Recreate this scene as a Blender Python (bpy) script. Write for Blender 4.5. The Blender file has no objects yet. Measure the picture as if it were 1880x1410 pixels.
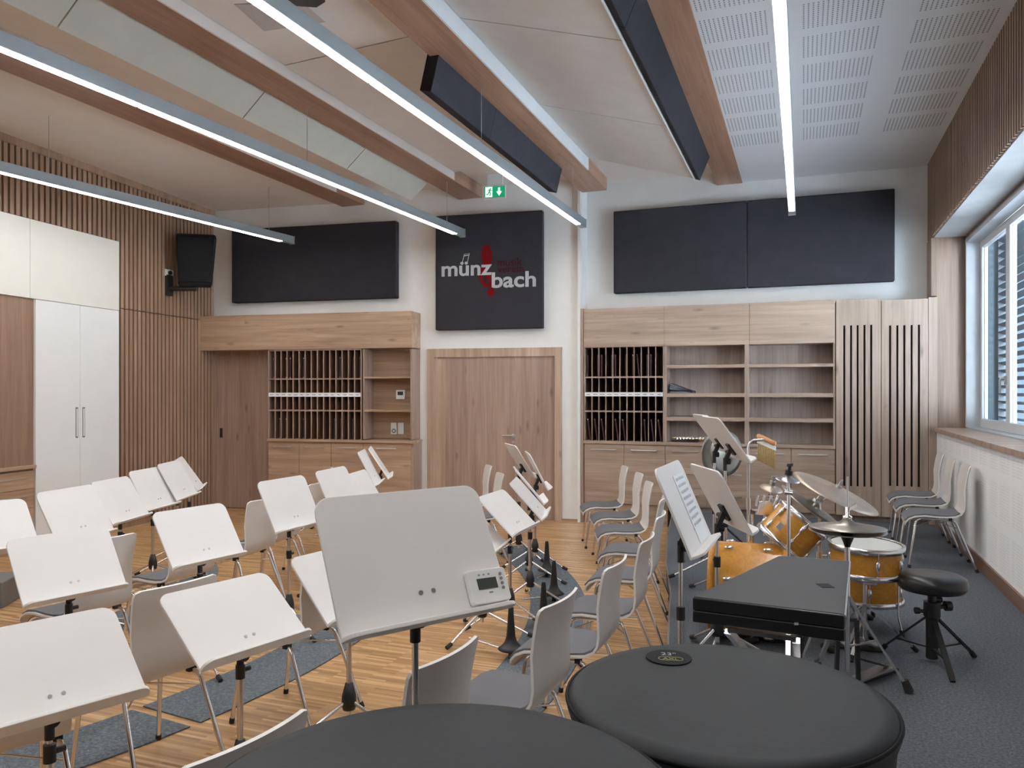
import bpy, bmesh, math, random
from mathutils import Vector, Matrix
random.seed(7)
PI = math.pi; R = math.radians
scene = bpy.context.scene
COL = scene.collection
# ------------------------------------------------------------------ camera model
F, CX, HY, H, A = 1440.0, 940.0, 720.0, 1.65, R(20.4)
FW = Vector((-math.sin(A), math.cos(A), 0)); RT = Vector((math.cos(A), math.sin(A), 0))
def atd(x, y, d):
    p = FW*d + RT*((x-CX)/F*d); p.z = H-(y-HY)*d/F; return p
def atz(x, y, z): return atd(x, y, F*(H-z)/(y-HY))
cam = bpy.data.cameras.new('camera'); co = bpy.data.objects.new('camera', cam); COL.objects.link(co)
co.location = (0, 0, H); co.rotation_euler = (PI/2, 0, A)
cam.sensor_width = 36; cam.lens = F/1880*36; cam.shift_y = 15/1880; cam.clip_start = .05
scene.camera = co

# ------------------------------------------------------------------ materials
def new_mat(name):
    m = bpy.data.materials.new(name); m.use_nodes = True
    nt = m.node_tree; b = nt.nodes['Principled BSDF']
    return m, nt, b
def N(nt, t, **kw):
    n = nt.nodes.new(t)
    for k, v in kw.items():
        if k.startswith('i_'):
            n.inputs[k[2:].replace('_', ' ')].default_value = v
        else: setattr(n, k, v)
    return n
def L(nt, a, b): nt.links.new(a, b)
def objco(nt, scale=(1, 1, 1), rot=(0, 0, 0)):
    tc = N(nt, 'ShaderNodeTexCoord'); mp = N(nt, 'ShaderNodeMapping')
    mp.inputs['Scale'].default_value = scale; mp.inputs['Rotation'].default_value = rot
    L(nt, tc.outputs['Object'], mp.inputs['Vector']); return mp.outputs['Vector']
def ramp(nt, fac, stops):
    r = N(nt, 'ShaderNodeValToRGB'); e = r.color_ramp.elements
    while len(e) < len(stops): e.new(.5)
    for el, (p, c) in zip(e, stops): el.position = p; el.color = (*c, 1)
    L(nt, fac, r.inputs['Fac']); return r.outputs['Color']
def plain(name, c, rough=.5, metal=0, bump=0, bscale=200, coat=0, var=.06, spec=.5):
    m, nt, b = new_mat(name)
    v = objco(nt)
    n = N(nt, 'ShaderNodeTexNoise'); n.inputs['Scale'].default_value = 6; n.inputs['Detail'].default_value = 4
    L(nt, v, n.inputs['Vector'])
    L(nt, ramp(nt, n.outputs['Fac'], [(.3, tuple(x*(1-var) for x in c)), (.7, tuple(min(1, x*(1+var)) for x in c))]), b.inputs['Base Color'])
    b.inputs['Roughness'].default_value = rough; b.inputs['Metallic'].default_value = metal
    b.inputs['Coat Weight'].default_value = coat
    b.inputs['Specular IOR Level'].default_value = spec
    if bump:
        n2 = N(nt, 'ShaderNodeTexNoise'); n2.inputs['Scale'].default_value = bscale; L(nt, v, n2.inputs['Vector'])
        bp = N(nt, 'ShaderNodeBump'); bp.inputs['Strength'].default_value = bump; bp.inputs['Distance'].default_value = .002
        L(nt, n2.outputs['Fac'], bp.inputs['Height']); L(nt, bp.outputs['Normal'], b.inputs['Normal'])
    return m
def wood(name, dark, mid, light, axis='z', rough=.45, knots=.6, fine=1.0):
    """timber with long streaks along one axis and scattered knots"""
    m, nt, b = new_mat(name)
    k = {'x': 0, 'y': 1, 'z': 2}[axis]
    s = [9.0*fine]*3; s[k] = .55
    v = objco(nt, s)
    n = N(nt, 'ShaderNodeTexNoise'); n.inputs['Scale'].default_value = 1; n.inputs['Detail'].default_value = 6; n.inputs['Roughness'].default_value = .62; n.inputs['Distortion'].default_value = .35
    L(nt, v, n.inputs['Vector'])
    c1 = ramp(nt, n.outputs['Fac'], [(.28, dark), (.5, mid), (.74, light)])
    s2 = [60.0*fine]*3; s2[k] = 1.6
    v2 = objco(nt, s2)
    n2 = N(nt, 'ShaderNodeTexNoise'); n2.inputs['Scale'].default_value = 1; n2.inputs['Detail'].default_value = 3; L(nt, v2, n2.inputs['Vector'])
    g = ramp(nt, n2.outputs['Fac'], [(.3, (.80, .78, .76)), (.65, (1.06, 1.06, 1.06))])
    mx = N(nt, 'ShaderNodeMix', data_type='RGBA', blend_type='MULTIPLY'); mx.inputs['Factor'].default_value = .8
    L(nt, c1, mx.inputs['A']); L(nt, g, mx.inputs['B'])
    s3 = [7.0]*3; s3[k] = 2.2
    v3 = objco(nt, s3)
    vo = N(nt, 'ShaderNodeTexVoronoi'); vo.inputs['Scale'].default_value = 1; L(nt, v3, vo.inputs['Vector'])
    kn = ramp(nt, vo.outputs['Distance'], [(.03, (1, 1, 1)), (.19, (0, 0, 0))])
    n4 = N(nt, 'ShaderNodeTexNoise'); n4.inputs['Scale'].default_value = 1.3; L(nt, objco(nt), n4.inputs['Vector'])
    th = N(nt, 'ShaderNodeMath', operation='MULTIPLY'); L(nt, kn, th.inputs[0])
    gate = N(nt, 'ShaderNodeMath', operation='GREATER_THAN'); L(nt, n4.outputs['Fac'], gate.inputs[0]); gate.inputs[1].default_value = .46
    L(nt, gate.outputs[0], th.inputs[1])
    th2 = N(nt, 'ShaderNodeMath', operation='MULTIPLY'); L(nt, th.outputs[0], th2.inputs[0]); th2.inputs[1].default_value = knots
    mx2 = N(nt, 'ShaderNodeMix', data_type='RGBA'); L(nt, th2.outputs[0], mx2.inputs['Factor'])
    L(nt, mx.outputs['Result'], mx2.inputs['A']); mx2.inputs['B'].default_value = (*[x*.45 for x in dark], 1)
    L(nt, mx2.outputs['Result'], b.inputs['Base Color'])
    b.inputs['Roughness'].default_value = rough
    bp = N(nt, 'ShaderNodeBump'); bp.inputs['Strength'].default_value = .15; bp.inputs['Distance'].default_value = .002
    L(nt, n2.outputs['Fac'], bp.inputs['Height']); L(nt, bp.outputs['Normal'], b.inputs['Normal'])
    return m
M = {}
OD, OM, OL = (.26, .155, .098), (.405, .262, .168), (.53, .368, .25)
M['oak_h'] = wood('oak_horizontal', OD, OM, OL, 'x', knots=.7)
M['oak_v'] = wood('oak_vertical', (.25, .158, .118), (.345, .23, .175), (.43, .30, .235), 'z', knots=.7)
M['oak_pale_h'] = wood('oak_pale_horizontal', (.25, .17, .122), (.38, .27, .20), (.50, .375, .285), 'x', knots=.7)
M['oak_pale_v'] = wood('oak_pale_vertical', (.25, .178, .135), (.37, .275, .215), (.47, .365, .295), 'z', knots=.7)
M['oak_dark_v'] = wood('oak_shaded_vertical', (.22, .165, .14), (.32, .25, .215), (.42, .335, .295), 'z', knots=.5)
M['oak_niche'] = wood('walnut_niche', (.17, .095, .06), (.25, .145, .095), (.33, .20, .135), 'z', knots=.5)
M['slat'] = wood('slat_wood', (.22, .13, .078), (.305, .188, .118), (.39, .25, .165), 'z', knots=.2)
M['slat_r'] = wood('slat_wood_small', (.19, .118, .08), (.265, .172, .12), (.34, .228, .165), 'z', knots=.2)
M['slat_back'] = plain('slat_backing', (.055, .03, .02), .8)
M['beam'] = wood('beam_timber', (.21, .108, .062), (.31, .165, .10), (.40, .225, .14), 'y', knots=.5)
M['label'] = plain('label_strip', (.82, .83, .85), .5)
M['wall'] = plain('white_wall_paint', (.80, .79, .77), .9, bump=.05, var=.02)
M['ceil'] = plain('ceiling_board', (.80, .75, .71), .9, var=.02)
M['sail'] = plain('ceiling_sail_white', (.72, .69, .66), .85, var=.03)
M['sail_green'] = plain('ceiling_sail_greenish', (.58, .58, .515), .85, var=.03)
M['upstand'] = plain('white_lining', (.80, .83, .85), .8, var=.02)
M['white'] = plain('white_lacquer', (.80, .82, .83), .35, var=.01)
M['cream'] = plain('cream_lacquer', (.76, .76, .71), .4, var=.015)
M['desk'] = plain('white_laminate', (.80, .775, .76), .42, var=.015)
M['shell'] = plain('white_beech_ply', (.68, .635, .595), .38, var=.03)  # beige tone puts some of the chair backs' shade into the colour
M['edge'] = plain('white_edge', (.86, .85, .83), .4, var=.02)
M['pad'] = plain('grey_seat_fabric', (.135, .135, .15), .95, bump=.3, bscale=500, var=.05)
M['chrome'] = plain('chrome', (.86, .86, .87), .22, 1, var=.02)
M['steel'] = plain('brushed_steel', (.55, .56, .57), .32, 1, var=.04)
M['alu'] = plain('anodised_aluminium', (.36, .40, .42), .45, .6, var=.03)
M['black'] = plain('black_plastic', (.012, .012, .013), .45, var=.1)
M['rubber'] = plain('black_rubber', (.018, .017, .017), .8, var=.1)
M['leather'] = plain('black_vinyl', (.014, .014, .016), .32, bump=.15, bscale=350, var=.1)
M['case'] = plain('black_case_vinyl', (.026, .028, .034), .55, bump=.35, bscale=420, var=.12)
M['cover'] = plain('black_drum_cover', (.0135, .0168, .021), .6, bump=.3, bscale=60, var=.14, spec=.35)
M['patch'] = plain('cover_patch', (.006, .007, .009), .6, var=.05, spec=.12)
M['absorb'] = plain('anthracite_felt', (.026, .024, .028), .95, bump=.3, bscale=400, var=.08, spec=.15)
M['speaker'] = plain('speaker_black', (.004, .004, .005), .7, var=.1, spec=.2)
M['grey_plastic'] = plain('grey_plastic', (.25, .25, .26), .5)
M['orange'] = wood('amber_lacquered_maple', (.50, .20, .022), (.62, .27, .035), (.70, .33, .05), 'x', rough=.18, knots=0)
M['head'] = plain('drum_head', (.62, .62, .60), .5, var=.03)
M['cymbal'] = plain('cymbal_bronze', (.52, .42, .34), .45, 1, var=.12)
M['cymbal_dark'] = plain('cymbal_dark_bronze', (.34, .31, .27), .33, 1, var=.12)
M['cymbal_grey'] = plain('cymbal_grey', (.46, .45, .40), .36, 1, var=.1)
M['badge'] = plain('badge_metal', (.62, .60, .56), .5)
M['brass'] = plain('brass', (.62, .46, .22), .25, 1, var=.1)
M['navy'] = plain('navy_folder', (.012, .014, .035), .45, var=.1)
M['folder'] = plain('dark_red_folder', (.050, .012, .014), .5, var=.15)
M['folder_dk'] = plain('near_black_folder', (.016, .010, .014), .5, var=.15)
M['dark'] = plain('dark_gap', (.012, .009, .008), .9)
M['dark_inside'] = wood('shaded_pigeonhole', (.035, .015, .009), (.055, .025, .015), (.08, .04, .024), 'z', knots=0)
M['rack_body'] = wood('rack_divider_shaded', (.10, .05, .03), (.15, .08, .05), (.20, .11, .07), 'z', knots=0)  # darker oak, shade inside the compartments put into the colour
M['handle_dark'] = plain('handle_grey', (.16, .17, .18), .4, .7)
M['oak_frame'] = wood('oak_door_frame', (.30, .19, .13), (.43, .295, .21), (.54, .385, .285), 'z', knots=.5)
M['paper'] = plain('sheet_paper', (.86, .89, .92), .7, var=.01)
M['ink'] = plain('grey_ink', (.20, .22, .26), .7)
M['tuner'] = plain('white_plastic', (.82, .83, .82), .4, var=.01)
M['lcd'] = plain('lcd_grey', (.055, .07, .065), .2, var=.02)
M['silver_text'] = plain('silver_letters', (.36, .37, .38), .5, var=.02)
M['red'] = plain('red_letters', (.12, .003, .004), .7, var=.05, spec=.05)
M['red_dk'] = plain('dark_red_letters', (.045, .006, .009), .8, var=.05, spec=.05)
M['gold_text'] = plain('gold_print', (.30, .28, .12), .5)
M['glow_green'] = plain('sign_green', (.01, .30, .10), .4, var=.01)
M['wood_orange'] = plain('orange_wood', (.55, .24, .09), .35)
M['frame_white'] = plain('window_frame_white', (.62, .64, .66), .35, var=.01)
M['blind'] = plain('blind_aluminium', (.055, .065, .075), .6)  # slats coloured dark to look backlit
M['outside'] = plain('outside_ground', (.06, .07, .05), .9)
M['reveal'] = plain('reveal_plaster', (.46, .48, .50), .7)
M['oak_jamb'] = wood('oak_jamb', (.17, .11, .08), (.245, .165, .12), (.32, .225, .17), 'z', knots=.4)
M['soffit'] = plain('soffit_shaded', (.42, .42, .42), .9)  # grey base colour stands in for shade under the soffit
M['clay'] = plain('light_plaster', (.085, .108, .125), .9, var=.03)
M['grey_box'] = plain('grey_box', (.16, .16, .165), .6)
M['skirt'] = wood('skirting_wood', (.14, .075, .05), (.19, .105, .07), (.24, .14, .10), 'y', knots=0)

def emis(name, c, s):
    m, nt, b = new_mat(name)
    b.inputs['Base Color'].default_value = (*c, 1); b.inputs['Emission Color'].default_value = (*c, 1); b.inputs['Emission Strength'].default_value = s
    return m
M['led'] = emis('led_diffuser', (1, .98, .95), 27)
M['sign_lit_green'] = emis('exit_sign_green', (.0, .22, .09), .55)
M['sign_lit_white'] = emis('exit_sign_white', (.85, 1, .92), .8)

# industrial parquet of narrow edge-on strips, running along x
def parquet():
    m, nt, b = new_mat('parquet_floor')
    v = objco(nt)
    br = N(nt, 'ShaderNodeTexBrick'); br.offset = .37; br.offset_frequency = 2; br.squash = 1
    br.inputs['Color1'].default_value = (0, 0, 0, 1); br.inputs['Color2'].default_value = (1, 1, 1, 1); br.inputs['Mortar'].default_value = (.35, .35, .35, 1)
    br.inputs['Scale'].default_value = 1; br.inputs['Mortar Size'].default_value = .0004; br.inputs['Brick Width'].default_value = .32; br.inputs['Row Height'].default_value = .020
    L(nt, v, br.inputs['Vector'])
    n = N(nt, 'ShaderNodeTexNoise'); n.inputs['Scale'].default_value = 1; n.inputs['Detail'].default_value = 3
    L(nt, objco(nt, (2.2, 62, 1)), n.inputs['Vector'])
    ad = N(nt, 'ShaderNodeMix', data_type='RGBA'); ad.inputs['Factor'].default_value = .45
    L(nt, br.outputs['Color'], ad.inputs['A']); L(nt, n.outputs['Fac'], ad.inputs['B'])
    c = ramp(nt, ad.outputs['Result'], [(.10, (.22, .105, .038)), (.36, (.40, .215, .082)), (.60, (.54, .308, .132)), (.90, (.82, .55, .30))])
    L(nt, c, b.inputs['Base Color']); b.inputs['Roughness'].default_value = .30
    b.inputs['Coat Weight'].default_value = .15; b.inputs['Coat Roughness'].default_value = .18
    return m
M['parquet'] = parquet()
def carpet(name, c0, c1, c2):
    m, nt, b = new_mat(name)
    v = objco(nt)
    n = N(nt, 'ShaderNodeTexNoise'); n.inputs['Scale'].default_value = 75; n.inputs['Detail'].default_value = 4; n.inputs['Roughness'].default_value = .7; L(nt, v, n.inputs['Vector'])
    c = ramp(nt, n.outputs['Fac'], [(.33, c0), (.5, c1), (.68, c2)])
    vo = N(nt, 'ShaderNodeTexVoronoi'); vo.inputs['Scale'].default_value = 38; L(nt, v, vo.inputs['Vector'])
    sp = ramp(nt, vo.outputs['Distance'], [(.05, (1, 1, 1)), (.13, (0, 0, 0))])
    mx = N(nt, 'ShaderNodeMix', data_type='RGBA'); L(nt, sp, mx.inputs['Factor']); L(nt, c, mx.inputs['A']); mx.inputs['B'].default_value = (*[min(1, x*1.7) for x in c2], 1)
    L(nt, mx.outputs['Result'], b.inputs['Base Color']); b.inputs['Roughness'].default_value = .95; b.inputs['Specular IOR Level'].default_value = .2
    bp = N(nt, 'ShaderNodeBump'); bp.inputs['Strength'].default_value = .5; bp.inputs['Distance'].default_value = .004
    L(nt, n.outputs['Fac'], bp.inputs['Height']); L(nt, bp.outputs['Normal'], b.inputs['Normal'])
    return m
M['carpet'] = carpet('podium_carpet', (.060, .067, .080), (.098, .107, .124), (.15, .161, .178))
M['carpet2'] = carpet('runner_carpet', (.070, .083, .098), (.115, .134, .152), (.20, .22, .24))
# perforated boards: groups of small slots on white
def perforated(name, base, hole, ax, ay, gx, gy, hx, hy, lim=None, strength=.75):
    """ax, ay: object axes; g = (origin, period, on-width) of the groups; h = (period, on) of the slots"""
    m, nt, b = new_mat(name)
    tc = N(nt, 'ShaderNodeTexCoord'); sx = N(nt, 'ShaderNodeSeparateXYZ'); L(nt, tc.outputs['Object'], sx.inputs[0])
    def mask(axis, o, p, w):
        a = N(nt, 'ShaderNodeMath', operation='SUBTRACT'); L(nt, sx.outputs[axis], a.inputs[0]); a.inputs[1].default_value = o
        f = N(nt, 'ShaderNodeMath', operation='FLOORED_MODULO'); L(nt, a.outputs[0], f.inputs[0]); f.inputs[1].default_value = p
        g = N(nt, 'ShaderNodeMath', operation='LESS_THAN'); L(nt, f.outputs[0], g.inputs[0]); g.inputs[1].default_value = w
        return g.outputs[0]
    ms = [mask(ax, *gx), mask(ay, *gy), mask(ax, gx[0], *hx), mask(ay, gy[0], *hy)]
    if lim:
        g = N(nt, 'ShaderNodeMath', operation='LESS_THAN'); L(nt, sx.outputs[lim[0]], g.inputs[0]); g.inputs[1].default_value = lim[1]; ms.append(g.outputs[0])
    cur = ms[0]
    for x in ms[1:]:
        mu = N(nt, 'ShaderNodeMath', operation='MULTIPLY'); L(nt, cur, mu.inputs[0]); L(nt, x, mu.inputs[1]); cur = mu.outputs[0]
    mu = N(nt, 'ShaderNodeMath', operation='MULTIPLY'); L(nt, cur, mu.inputs[0]); mu.inputs[1].default_value = strength; cur = mu.outputs[0]
    mx = N(nt, 'ShaderNodeMix', data_type='RGBA'); L(nt, cur, mx.inputs['Factor']); mx.inputs['A'].default_value = (*base, 1); mx.inputs['B'].default_value = (*hole, 1)
    L(nt, mx.outputs['Result'], b.inputs['Base Color']); b.inputs['Roughness'].default_value = .8
    return m
M['perf_ceil'] = perforated('perforated_ceiling', (.76, .77, .79), (.10, .10, .11), 'X', 'Y', (-.74, .73, .52), (6.03-5.19*2, .519, .39), (.0306, .011), (.030, .019), ('Y', 8.55))
M['perf_wall'] = perforated('perforated_wall', (.86, .86, .86), (.22, .22, .23), 'Y', 'Z', (.30, .36, .27), (.34, .36, .28), (.27, .25), (.022, .008), strength=.16)
def glass():
    m, nt, b = new_mat('window_glass')
    b.inputs['Base Color'].default_value = (.93, .97, 1, 1); b.inputs['Roughness'].default_value = 0; b.inputs['Transmission Weight'].default_value = 1; b.inputs['IOR'].default_value = 1.02
    b.inputs['Specular IOR Level'].default_value = .6
    return m
M['glass'] = glass()

# ------------------------------------------------------------------ mesh building
def text_mesh(body, name, mat, parent, size=1, extrude=.002, offset=0, align='LEFT'):
    cu = bpy.data.curves.new(name, 'FONT'); cu.body = body; cu.size = size; cu.extrude = extrude; cu.offset = offset; cu.align_x = align
    tmp = bpy.data.objects.new(name+'_source', cu); COL.objects.link(tmp); bpy.context.view_layer.update()
    me = bpy.data.meshes.new_from_object(tmp.evaluated_get(bpy.context.evaluated_depsgraph_get()))
    bpy.data.objects.remove(tmp); bpy.data.curves.remove(cu)
    me.materials.clear(); me.materials.append(M[mat]); me.name = name
    o = bpy.data.objects.new(name, me); COL.objects.link(o); o.parent = parent
    return o
class MB:
    def __init__(self): self.v = []; self.f = []; self.s = []; self.mi = []; self.cur = 0
    def add(self, vs, fs, smooth=False):
        o = len(self.v); self.v += [tuple(p) for p in vs]
        for f in fs: self.f.append(tuple(i+o for i in f)); self.s.append(smooth); self.mi.append(self.cur)
        return self
    def box(self, x0, x1, y0, y1, z0, z1):
        vs = [(x, y, z) for z in (z0, z1) for y in (y0, y1) for x in (x0, x1)]
        return self.add(vs, [(0, 2, 3, 1), (4, 5, 7, 6), (0, 1, 5, 4), (2, 6, 7, 3), (0, 4, 6, 2), (1, 3, 7, 5)])
    def obox(self, c, ex, ey, ez):
        c, ex, ey, ez = map(Vector, (c, ex, ey, ez))
        vs = [c+ex*a+ey*b+ez*d for d in (-1, 1) for b in (-1, 1) for a in (-1, 1)]
        return self.add(vs, [(0, 2, 3, 1), (4, 5, 7, 6), (0, 1, 5, 4), (2, 6, 7, 3), (0, 4, 6, 2), (1, 3, 7, 5)])
    def bar(self, p0, p1, w, h, up=(0, 0, 1)):
        p0, p1 = Vector(p0), Vector(p1); d = (p1-p0); l = d.length/2; d.normalize()
        s = d.cross(Vector(up))
        if s.length < 1e-4: s = d.cross(Vector((1, 0, 0)))
        s.normalize(); u = s.cross(d)
        return self.obox((p0+p1)/2, d*l, s*w/2, u*h/2)
    def cyl(self, p0, p1, r0, r1=None, n=14, cap=True):
        r1 = r0 if r1 is None else r1
        p0, p1 = Vector(p0), Vector(p1); d = (p1-p0).normalized()
        a = d.orthogonal().normalized(); b = d.cross(a)
        vs = [p+(a*math.cos(2*PI*i/n)+b*math.sin(2*PI*i/n))*r for p, r in ((p0, r0), (p1, r1)) for i in range(n)]
        self.add(vs, [(i, (i+1) % n, n+(i+1) % n, n+i) for i in range(n)], True)
        if cap: self.add(vs, [tuple(range(n-1, -1, -1)), tuple(range(n, 2*n))])
        return self
    def tube(self, pts, r, n=8, cap=True, rs=None):
        pts = [Vector(p) for p in pts]; vs = []; a = None
        for i, p in enumerate(pts):
            t = (pts[min(i+1, len(pts)-1)]-pts[max(i-1, 0)]).normalized()
            if a is None: a = t.orthogonal().normalized()
            else: a = (a-t*a.dot(t)).normalized()
            b = t.cross(a); rr = rs[i] if rs else r
            vs += [p+(a*math.cos(2*PI*k/n)+b*math.sin(2*PI*k/n))*rr for k in range(n)]
        m = len(pts)
        self.add(vs, [(i*n+k, i*n+(k+1) % n, (i+1)*n+(k+1) % n, (i+1)*n+k) for i in range(m-1) for k in range(n)], True)
        if cap: self.add(vs, [tuple(range(n-1, -1, -1)), tuple(range((m-1)*n, m*n))])
        return self
    def lathe(self, prof, c=(0, 0, 0), axis=(0, 0, 1), n=40, smooth=True):
        """prof: (radius, height) along the axis"""
        c, d = Vector(c), Vector(axis).normalized(); a = d.orthogonal().normalized(); b = d.cross(a)
        vs = [c+d*h+(a*math.cos(2*PI*k/n)+b*math.sin(2*PI*k/n))*max(r, 1e-5) for r, h in prof for k in range(n)]
        return self.add(vs, [(i*n+k, i*n+(k+1) % n, (i+1)*n+(k+1) % n, (i+1)*n+k) for i in range(len(prof)-1) for k in range(n)], smooth)
    def prism(self, poly, z0, z1, fn=None):
        """poly in the xy plane, extruded z0..z1; fn maps (x, y, z) to 3-D"""
        fn = fn or (lambda x, y, z: (x, y, z)); n = len(poly)
        vs = [fn(x, y, z) for z in (z0, z1) for x, y in poly]
        return self.add(vs, [tuple(range(n-1, -1, -1)), tuple(range(n, 2*n))]+[(i, (i+1) % n, n+(i+1) % n, n+i) for i in range(n)])
    def sphere(self, c, r, n=12):
        return self.lathe([(r*math.sin(PI*i/n), -r*math.cos(PI*i/n)) for i in range(n+1)], c, n=2*n)
    def build(self, name, mat, parent=None, mw=None, bevel=0, kind=None, label=None):
        me = bpy.data.meshes.new(name); me.from_pydata(self.v, [], self.f)
        mats = mat if isinstance(mat, (list, tuple)) else [mat]
        for x in mats: me.materials.append(M[x] if isinstance(x, str) else x)
        me.polygons.foreach_set('use_smooth', self.s); me.polygons.foreach_set('material_index', self.mi)
        bm = bmesh.new(); bm.from_mesh(me); bmesh.ops.remove_doubles(bm, verts=bm.verts, dist=1e-6) if False else None
        bmesh.ops.recalc_face_normals(bm, faces=bm.faces); bm.to_mesh(me); bm.free()
        o = bpy.data.objects.new(name, me); COL.objects.link(o)
        if parent is not None: o.parent = parent
        if mw is not None: o.matrix_basis = mw
        if bevel:
            b = o.modifiers.new('bevel', 'BEVEL'); b.width = bevel; b.segments = 2; b.limit_method = 'ANGLE'; b.angle_limit = R(40)
        if kind: o['kind'] = kind
        if label: o['label'] = label
        return o
def box(x0, x1, y0, y1, z0, z1): return MB().box(min(x0, x1), max(x0, x1), min(y0, y1), max(y0, y1), min(z0, z1), max(z0, z1))
def tag(o, label, cat, group=None):
    o['label'] = label; o['category'] = cat
    if group: o['group'] = group
    return o
def thing(name, label, cat, loc=(0, 0, 0), rz=0, group=None, mw=None):
    o = bpy.data.objects.new(name, None); COL.objects.link(o); o.empty_display_size = .1
    if mw is not None: o.matrix_basis = mw
    else: o.location = loc; o.rotation_euler = (0, 0, rz)
    return tag(o, label, cat, group)
def kids(o): return [c for c in bpy.data.objects if c.parent == o]
def dup(o, parent=None):
    c = o.copy(); COL.objects.link(c)
    if parent is not None: c.parent = parent
    for ch in KIDS.get(o.name, []): dup(ch, c)
    return c
KIDS = {}
def index_kids():
    KIDS.clear()
    for o in bpy.data.objects:
        if o.parent: KIDS.setdefault(o.parent.name, []).append(o)
def struct(mb, name, mat, mw=None, parent=None, bevel=0): return mb.build(name, mat, parent, mw, bevel, 'structure' if parent is None else None)
def rrect(w, h, r, n=6, corners=(1, 1, 1, 1)):
    """rounded rectangle centred on 0; corners: br, tr, tl, bl"""
    P = []
    for (sx, sy, a0), on in zip(((1, -1, -90), (1, 1, 0), (-1, 1, 90), (-1, -1, 180)), corners):
        if not on: P.append((sx*w/2, sy*h/2)); continue
        cx, cy = sx*(w/2-r), sy*(h/2-r)
        P += [(cx+r*math.cos(R(a0+90*i/n)), cy+r*math.sin(R(a0+90*i/n))) for i in range(n+1)]
    return P

# ------------------------------------------------------------------ rotated wall frames
class Fr:
    """a wall frame: local x to the right along the wall, y away from the room, z up"""
    def __init__(s, o, ang):
        s.o = Vector((*o, 0)); s.m = Matrix.Translation(s.o) @ Matrix.Rotation(ang, 4, 'Z')
        s.u = Vector((math.cos(ang), math.sin(ang), 0)); s.n = Vector((-math.sin(ang), math.cos(ang), 0))
    def hit(s, px, yl=0):
        ray = FW + RT*((px-CX)/F); d = (s.o+s.n*yl).dot(s.n)/ray.dot(s.n); p = ray*d
        return (p-s.o).dot(s.u), d
    def x(s, px, yl=0): return s.hit(px, yl)[0]
    def z(s, px, py, yl=0): return H-(py-HY)*s.hit(px, yl)[1]/F
BA = R(6.5)
FB = Fr((-2.67, 9.68), BA)          # back wall, left and middle part
FR = Fr((0, 9.95), 0)               # back wall, right part
cl = FB.x(395, 0)                   # left corner
cw = FB.o+FB.u*cl
FL = Fr((cw.x, cw.y), BA+PI/2)      # left wall: local x runs towards the back corner, y away from the room (outwards)
XR = 1.36                           # right wall
ZT = 4.36

# ------------------------------------------------------------------ shell of the room
struct(MB().box(-12, 3.2, -5, 11.5, -.2, 0), 'floor', 'parquet')
C0 = (-7.2, 4.0)
def arc(r, a0, a1, n): return [(C0[0]+r*math.cos(R(a0+(a1-a0)*i/n)), C0[1]+r*math.sin(R(a0+(a1-a0)*i/n))) for i in range(n+1)]
pod = arc(6.50, -62, 58, 60)
pod = [p for p in pod if p[1] < 4.6]+[(-.80, 5.0), (-.90, 5.72), (-1.10, 6.75), (-1.31, 8.1), (-1.53, 9.94)]
poly = pod+[(XR+.35, 9.94), (XR+.35, -4.9), (pod[0][0], -4.9)]
m = MB(); m.prism(poly, .002, .2)
podium = m.build('podium', 'carpet', kind='structure')
m = MB()
m.tube([(x, y, .195) for x, y in pod], .008, 6)
m.build('edge_strip', 'steel', podium)
# outer walls
wb = MB().box(cl-.05, 0.02, 0, .2, 0, ZT); struct(wb, 'wall_back', 'wall', FB.m)
struct(MB().box(-2.69, XR+.6, 9.95, 10.15, 0, ZT).box(-2.69, -2.655, 9.62, 9.95, 0, ZT), 'wall_back.001', 'wall')
struct(MB().box(-14.5, .1, .03, .25, 0, ZT), 'wall_left', 'slat_back', FL.m)
struct(MB().box(-12, 3.2, -5.2, -5, 0, ZT), 'wall_front', 'absorb')  # unseen wall, made dark to keep fill light off the chair backs
# ceiling: a middle field and two lower fields
struct(MB().box(-5.62, -.7, -5, 10.3, ZT, ZT+.1), 'ceiling', 'ceil')
struct(MB().box(-12, -5.62, -5, 10.3, 4.25, 4.5), 'ceiling.001', 'ceil')
struct(MB().box(-.7, 3.2, -5, 10.3, 4.21, 4.5), 'ceiling.002', 'perf_ceil')
# slats of the left wall
m = MB(); x = -14.3
zc = FL.z(213, 443)
kx0, kx1 = FL.x(62, 0), FL.x(216, 0)
top_left = FL.x(0, 0)-2.5
seam = FL.z(290, 576)
n = 0
while x < -.02:
    w = .047
    if x > kx1+.01: m.box(x, x+w, 0, .03, .07, seam-.006).box(x, x+w, 0, .03, seam+.006, 4.25)
    else: m.box(x, x+w, 0, .03, zc+.01, 4.25)
    x += .074
m.box(-14.3, -.02, -.01, .03, 4.17, 4.25)
m.box(kx1, -.02, 0, .03, .0, .07)
struct(m, 'trim_1', 'slat', FL.m)
# beams
def beam(x0, x1, y1, name, label):
    o = box(x0, x1, -5, y1, 4.20, ZT+.02).build(name, 'beam', kind='structure'); o['label'] = label; return o
beam(-2.66, -2.33, 9.70, 'trim_2', 'timber ceiling beam above the dark hanging absorber')
beam(-4.28, -3.95, 9.5, 'trim_3', 'timber ceiling beam left of the exit sign')
beam(-5.95, -5.60, 9.3, 'trim_4', 'timber ceiling beam nearest the left wall')
beam(-1.0, -.70, 9.95, 'trim_5', 'timber ceiling beam beside the perforated ceiling')

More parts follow.
